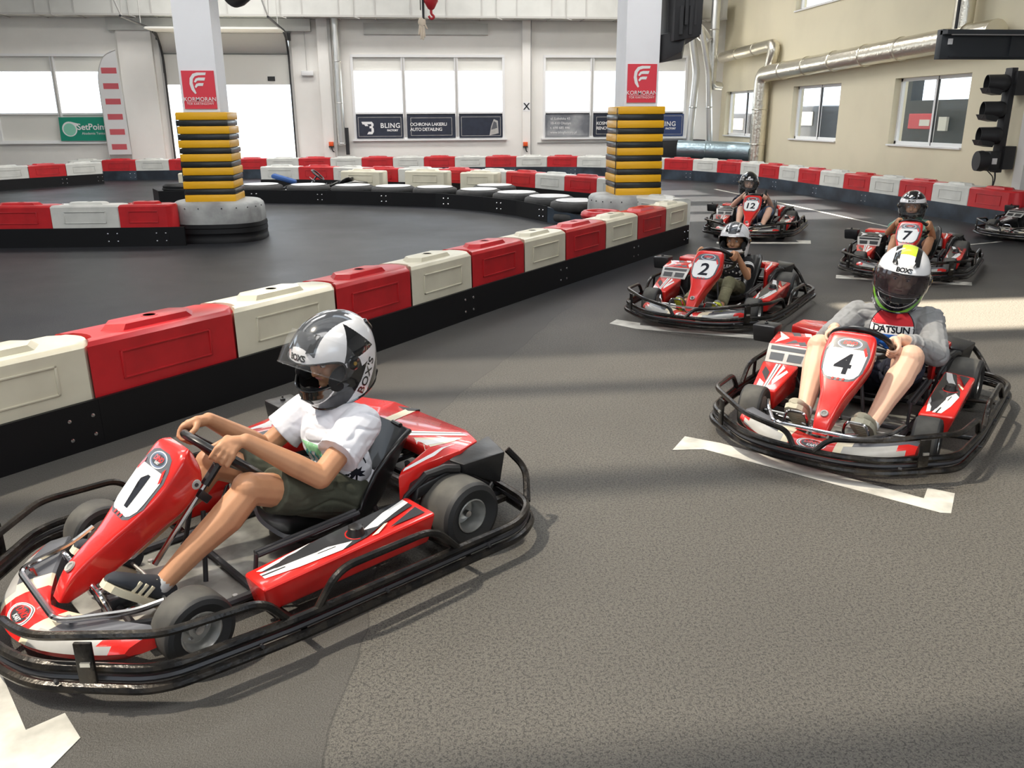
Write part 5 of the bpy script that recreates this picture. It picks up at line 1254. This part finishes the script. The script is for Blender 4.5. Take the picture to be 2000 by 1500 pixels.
    # shoes
    for sd_, sgn in (('L', 1), ('R', -1)):
        an, to = J['an'+sd_], J['to'+sd_]; f = (to-an).normalized(); sidev = Vector((0, 1, 0)); upv = sidev.cross(f).normalized()
        upv = -upv if upv.dot(Vector((-.7, 0, .7))) < 0 else upv
        L = .265*s; heel = an-f*.060*s-upv*.066*s
        st = [(0, .030, .070), (.10, .037, .085), (.25, .040, .090), (.42, .042, .078), (.60, .047, .062), (.78, .049, .052), (.92, .040, .042), (1.0, .018, .026)]
        rings = []; sr = []
        for t, wv, hh in st:
            o = heel+f*L*t; wv *= s; hh *= s; ring = []
            for a in range(14):
                an_ = 2*pi*a/14; cy = math.copysign(abs(cos(an_))**.8, cos(an_)); z = (sin(an_)+1)/2
                ring.append(o+sidev*cy*wv*(1-.25*z)+upv*(.012*s+hh*z))
            rings.append(ring); sr.append([o+sidev*wv*1.1*cy-upv*(.010*s)+upv*z_*.026*s for cy, z_ in ((-1, 0), (-.5, -.05), (.5, -.05), (1, 0), (1, 1), (-1, 1))])
        m = MB(); m.loft(rings, 0)
        for i in range(5): o = heel+f*L*(.38+.07*i)+upv*(.088-.010*i)*s*.93; m.tube([o-sidev*.022*s, o+upv*.003, o+sidev*.022*s], .0032, 1, 5, rad=0)
        if P.get('shoestripe'):
            for i in range(3): o = heel+f*L*(.42+.10*i)+sidev*.0385*s*sgn; m.box(o+upv*.035*s, (.012, .006, .045), Matrix.Rotation(-.9, 3, 'Y'), 1, .001)
        shoe = m.build('shoe', [P['shoemat'], P.get('lacemat', P['shoemat'])], root)
        m = MB(); m.loft(sr, 0)
        for i in range(9):
            o = heel+f*L*(.12+.09*i)-upv*.0125*s; m.box(o, (.006, .055*s, .004), Matrix(((f.x, 0, upv.x), (f.y, 1, upv.y), (f.z, 0, upv.z))), 0)
        m.build('sole', [P['solemat']], shoe, angle=30)
        m = MB(); m.capsule(an+(J['kn'+sd_]-an).normalized()*.05*s, an, .033*s*fa, .035*s*fa, 0, 14, True, False)
        if P.get('sock'): m.build('sock', P['sock'], root)
        else: m.b.free()
    for fn in P.get('extra', []): fn(root, J, W, s)
    return root

# ------------------------------------------------------------ drivers and their karts
M_tee = mat('tee_white', (.80, .80, .86), .8, bump=1, bscale=9)
M_shorts = mat('shorts_olive', (.075, .080, .055), .85, var=.3, vscale=12, bump=.3, bscale=30)
M_shoe1 = mat('shoe_navy', (.03, .035, .045), .75); M_sole1 = mat('sole_cream', (.68, .62, .46), .6); M_sock = mat('sock_grey', (.55, .55, .56), .9)
M_sweat = mat('sweatshirt_grey', (.27, .275, .285), .9, var=.12, vscale=30, bump=1, bscale=8)
M_navy = mat('shorts_navy', (.012, .014, .030), .85, bump=.2, bscale=30)
M_shoe4 = mat('shoe_beige', (.40, .37, .28), .8); M_sole4 = mat('sole_beige', (.50, .47, .36), .8)
M_btee = mat('tee_black', (.010, .010, .013), .85, bump=.2, bscale=16); M_khaki = mat('trousers_khaki', (.20, .19, .11), .85, var=.3, vscale=8, bump=.4, bscale=20)
M_yel = mat('sole_yellow', (.62, .66, .05), .7); M_shoe2 = mat('shoe_grey', (.22, .22, .22), .8)
M_mint = mat('tee_mint', (.24, .46, .36), .85, bump=.2, bscale=16); M_navytee = mat('tee_navy', (.012, .015, .03), .85, bump=.2, bscale=16)
M_jean = mat('jeans_blue', (.10, .15, .25), .85, var=.2, vscale=20)
M_pgreen = mat('print_green', (.38, .80, .45), .8, var=.3, vscale=30); M_pteal = mat('print_teal', (.05, .38, .45), .8); M_pblue = mat('print_blue', (.02, .14, .55), .8); M_pred = mat('print_red', (.62, .02, .03), .8)
M_glove = mat('glove_black', (.02, .02, .02), .8)

def leaf(cx, cy, a, L, w):
    d = Vector((cos(a), sin(a))); n = Vector((-d.y, d.x)); c = Vector((cx, cy))
    return [tuple(c), tuple(c+d*L*.35+n*w), tuple(c+d*L-Vector((0, L*.18))), tuple(c+d*L*.4-n*w)]
def frame(che, tx, s, az, up, out=.0):
    n = tx @ Vector((cos(R(az)), sin(R(az)), 0)); ey = tx @ Vector((0, 0, 1)); ex = ey.cross(n); return che+ey*up*s, ex, ey
def print1(m, tr, che, tx, s):
    o, ex, ey = frame(che, tx, s, 15, -.03)
    D = lambda p, mi, of=.001: drape(m, p, one(p), tr, o, ex, ey, of, mi, .015)
    D([(-.085, .03), (-.02, .035), (.07, .035), (.085, .0), (.05, .01), (.03, -.025), (.01, .005), (-.03, .0), (-.05, -.02), (-.06, .01)], 0)
    for i, (a, L) in enumerate(((-2.4, .06), (-2.0, .075), (-1.6, .08), (-1.2, .075), (-.8, .06))): D(leaf(-.04+.022*i, .005, a, L, .008), 1, .0016)
    for i in range(4): D(leaf(-.06+.035*i, .02, -1.6, .05, .006), 0, .0014)
    for az, up, S in ((60, -.155, 1), (88, -.135, .9), (30, -.17, .6), (110, -.06, .8)):
        o, ex, ey = frame(che, tx, s, az, up)
        D([(-.004, -.05*S), (.004, -.05*S), (.006, .0), (-.002, .0)], 2)
        for a in (-.3, .2, .8, 1.5, 2.2, 2.9, 3.5): D(leaf(0, 0, a, .048*S, .009*S), 2)
    o, ex, ey = frame(che, tx, s, 42, -.185)
    p = [(-.06, -.014), (.06, -.018), (.06, .006), (-.06, .010)]; D(p, 2)
    vs, fc = text2d('TIMES', .028, 0, .001); drape(m, [(v.x, v.y-.004) for v in vs], fc, tr, o, ex, ey, .002, 3, .015)
    return [M_pgreen, M_pteal, M_num, M_white]
def print4(m, tr, che, tx, s):
    o, ex, ey = frame(che, tx, s, 8, .032); r = .112
    def D(p, mi, of): drape(m, p, one(p), tr, o, ex, ey, of, mi, .015)
    D(circle2(r+.005, 36), 3, .001); D(circle2(r, 36), 2, .0016)
    a0 = math.asin(.025/r); up = [(r*cos(a0+(pi-2*a0)*i/18), r*sin(a0+(pi-2*a0)*i/18)) for i in range(19)]
    D(up, 0, .0022); D([(x, -y) for x, y in up][::-1], 1, .0022)
    vs, fc = text2d('DATSUN', .050, 0, .0015, .95); drape(m, vs, fc, tr, o, ex, ey, .0028, 3, .012)
    return [M_pred, M_pblue, M_white, M_num]
def print2(m, tr, che, tx, s):
    o, ex, ey = frame(che, tx, s, 15, .02)
    D = lambda p, mi=0: drape(m, p, one(p), tr, o, ex, ey, .0015, mi, .015)
    vs, fc = text2d('NYK', .05, .1, .002); drape(m, [(v.x, v.y+.035) for v in vs], fc, tr, o, ex, ey, .0015, 0, .015)
    for i in range(4): D([(-.06, -.075-.016*i), (.08, -.075-.016*i), (.08, -.083-.016*i), (-.06, -.083-.016*i)])
    for i in range(5):
        cx, cy = -.05+.03*i, -.02-.012*(i % 2); D([(cx+.010*(1 if k % 2 else .45)*sin(k*pi/5), cy+.010*(1 if k % 2 else .45)*cos(k*pi/5)) for k in range(10)])
    vs, fc = text2d('9', .07, 0, .002); drape(m, [(v.x+.075, v.y-.035) for v in vs], fc, tr, o, ex, ey, .0015, 0, .015)
    return [M_white]
def cuffs(mt, t0=.50):
    def f(root, J, W, s):
        m = MB()
        for sd_ in 'LR':
            a = J['sh'+sd_]; b = J['el'+sd_]; d = (b-a).normalized()
            for q in (t0-.06, t0-.16): e = a.lerp(b, q); m.lathe([(.047*s+.024, -.007), (.047*s+.0245, .007)], e, d, 20)
        m.build('sleeve_stripe', mt, root)
    return f
def gloves(root, J, W, s):
    g = MB(); grip(g, 55, s*1.02, 1, 1.22); grip(g, -55, s*1.02, -1, 1.22); remesh(g, 'gloves', .006, [M_glove], root, 2)

K1 = (-.551, 2.983, 216.2); K4 = (2.435, 4.16, 226.7); K2 = (2.624, 6.905, 231.4); K12 = (4.87, 11.68, 238); K7 = (5.33, 8.51, 230.3)
place_kart(*K1, 'red go-kart number 1 nearest the camera, driven by the boy in the white t-shirt', '1')
place_kart(*K4, 'red go-kart number 4 driven by the person in a grey sweatshirt', '4')
place_kart(*K2, 'red go-kart number 2 driven by the child in a black t-shirt', '2')
place_kart(*K12, 'red go-kart number 12, farthest back of the driven karts, with a black-clad driver', '12', True)
place_kart(*K7, 'red go-kart number 7 behind the lime helmet, driven by a child in a mint t-shirt', '7', True)
place_kart(8.55, 10.65, 205, 'empty dark go-kart parked by the right barrier end, cut off by the frame', None, True, ('steering_fairing', 'steering_wheel', 'steering_column'))
place_kart(-1.75, 18.45, 172, 'go-kart far off between the tyre row and the middle barrier, mostly hidden', None, True, ('steering_fairing', 'air_box'))

make_person(K1, 'boy in white palm-print t-shirt, olive shorts and white BOXS helmet with raised visor', dict(
    s=.88, fat=1.10, leg=1.10, vox=.0042, pelvis=(-.30, 0, .180), chest=(-.265, 0, .415), neck=(-.285, 0, .565), head=(-.278, .005, .742), hsc=1.08, hyaw=8, hpitch=20, hroll=-4,
    shL=(-.295, .155, .500), shR=(-.255, -.155, .490), elL=(-.06, .235, .375), elR=(-.075, -.215, .355), knL=(.175, .170, .385), knR=(.165, -.155, .375),
    anL=(.505, .150, .135), anR=(.505, -.150, .135), toL=(.63, .15, .245), toR=(.63, -.15, .245), gL=60, gR=56, style='white', vis=46, vismat=M_visor,
    shirt=M_tee, sleeve=.62, loose=.026, print=print1, arm=1.18, legs=.80, legmat=M_shorts, loose2=.014, shoemat=M_shoe1, lacemat=M_sole1, solemat=M_sole1, sock=M_sock, shoestripe=True, skin=M_skin))
make_person(K4, 'person in a grey DATSUN sweatshirt and navy shorts wearing a lime and white helmet', dict(
    s=1.0, hand=1.0, fat=1.13, leg=1.12, vox=.0044, skin=M_skin2, pelvis=(-.34, .02, .18), chest=(-.33, .035, .43), neck=(-.33, .04, .575), head=(-.305, .052, .748), hsc=1.12, hyaw=10, hpitch=9, hroll=-8,
    shL=(-.345, .215, .515), shR=(-.325, -.165, .505), elL=(-.13, .305, .375), elR=(-.14, -.265, .375), knL=(.125, .235, .405), knR=(.135, -.225, .395),
    anL=(.49, .165, .13), anR=(.49, -.165, .14), toL=(.63, .155, .25), toR=(.63, -.165, .26), gL=102, gR=92, style='lime', vis=0, vismat=M_visord, txt='BOXS',
    shirt=M_sweat, sleeve=1.80, loose=.018, shirt_name='sweatshirt', print=print4, legs=.62, legmat=M_navy, loose2=.02, shoemat=M_shoe4, lacemat=M_sole4, solemat=M_sole4, sock=M_white))
make_person(K2, 'child in a black printed t-shirt and khaki trousers wearing a white and silver helmet', dict(
    s=.72, vox=.0065, skin=M_skin, pelvis=(-.26, 0, .15), chest=(-.25, .0, .31), neck=(-.26, .0, .42), head=(-.245, .005, .565), hsc=1.02, hyaw=6, hpitch=4,
    shL=(-.25, .125, .385), shR=(-.25, -.125, .385), elL=(-.06, .195, .29), elR=(-.06, -.19, .29), knL=(.14, .10, .265), knR=(.14, -.11, .26),
    anL=(.47, .15, .12), anR=(.47, -.16, .12), toL=(.58, .155, .22), toR=(.58, -.165, .22), gL=72, gR=62, style='silver', vis=62, vismat=M_visor, txt='',
    shirt=M_btee, sleeve=.55, loose=.016, print=print2, legs=1.86, legmat=M_khaki, loose2=.016, legs_name='trousers', shoemat=M_shoe2, solemat=M_yel, extra=[cuffs(M_white, .52)]))
make_person(K12, 'person in a dark t-shirt and black gloves wearing a plain black helmet in kart 12', dict(
    s=.92, vox=.008, skin=M_skin2, pelvis=(-.33, -.07, .17), chest=(-.33, -.13, .38), neck=(-.33, -.17, .52), head=(-.31, -.195, .665), hsc=1.08, hyaw=14, hpitch=6, hroll=-4,
    shL=(-.33, -.01, .455), shR=(-.33, -.315, .44), elL=(-.10, .18, .36), elR=(-.12, -.36, .36), knL=(.14, .19, .33), knR=(.14, -.20, .33),
    anL=(.49, .15, .12), anR=(.49, -.16, .12), toL=(.62, .155, .23), toR=(.62, -.165, .23), gL=55, gR=55, style='black', vis=0, vismat=M_visor, txt='BOXS',
    shirt=M_navytee, sleeve=.5, loose=.016, legs=.95, legmat=M_jean, loose2=.016, legs_name='jeans', shoemat=M_shoe2, solemat=M_shoe2, extra=[gloves]))
make_person(K7, 'child in a mint green t-shirt wearing a black helmet with white stripes in kart 7', dict(
    s=.84, vox=.008, skin=M_skin, pelvis=(-.31, -.04, .16), chest=(-.30, -.07, .37), neck=(-.31, -.095, .50), head=(-.295, -.10, .645), hsc=1.10, hyaw=4, hpitch=6,
    shL=(-.30, .055, .445), shR=(-.30, -.215, .445), elL=(-.08, .17, .35), elR=(-.08, -.28, .37), knL=(.14, .17, .34), knR=(.14, -.17, .34),
    anL=(.49, .15, .12), anR=(.49, -.16, .12), toL=(.60, .155, .22), toR=(.60, -.165, .22), gL=72, gR=62, style='dark', vis=0, vismat=M_visor, txt='BOXS',
    shirt=M_mint, sleeve=.5, loose=.02, legs=.7, legmat=M_navy, loose2=.016, shoemat=M_shoe2, solemat=M_shoe2))
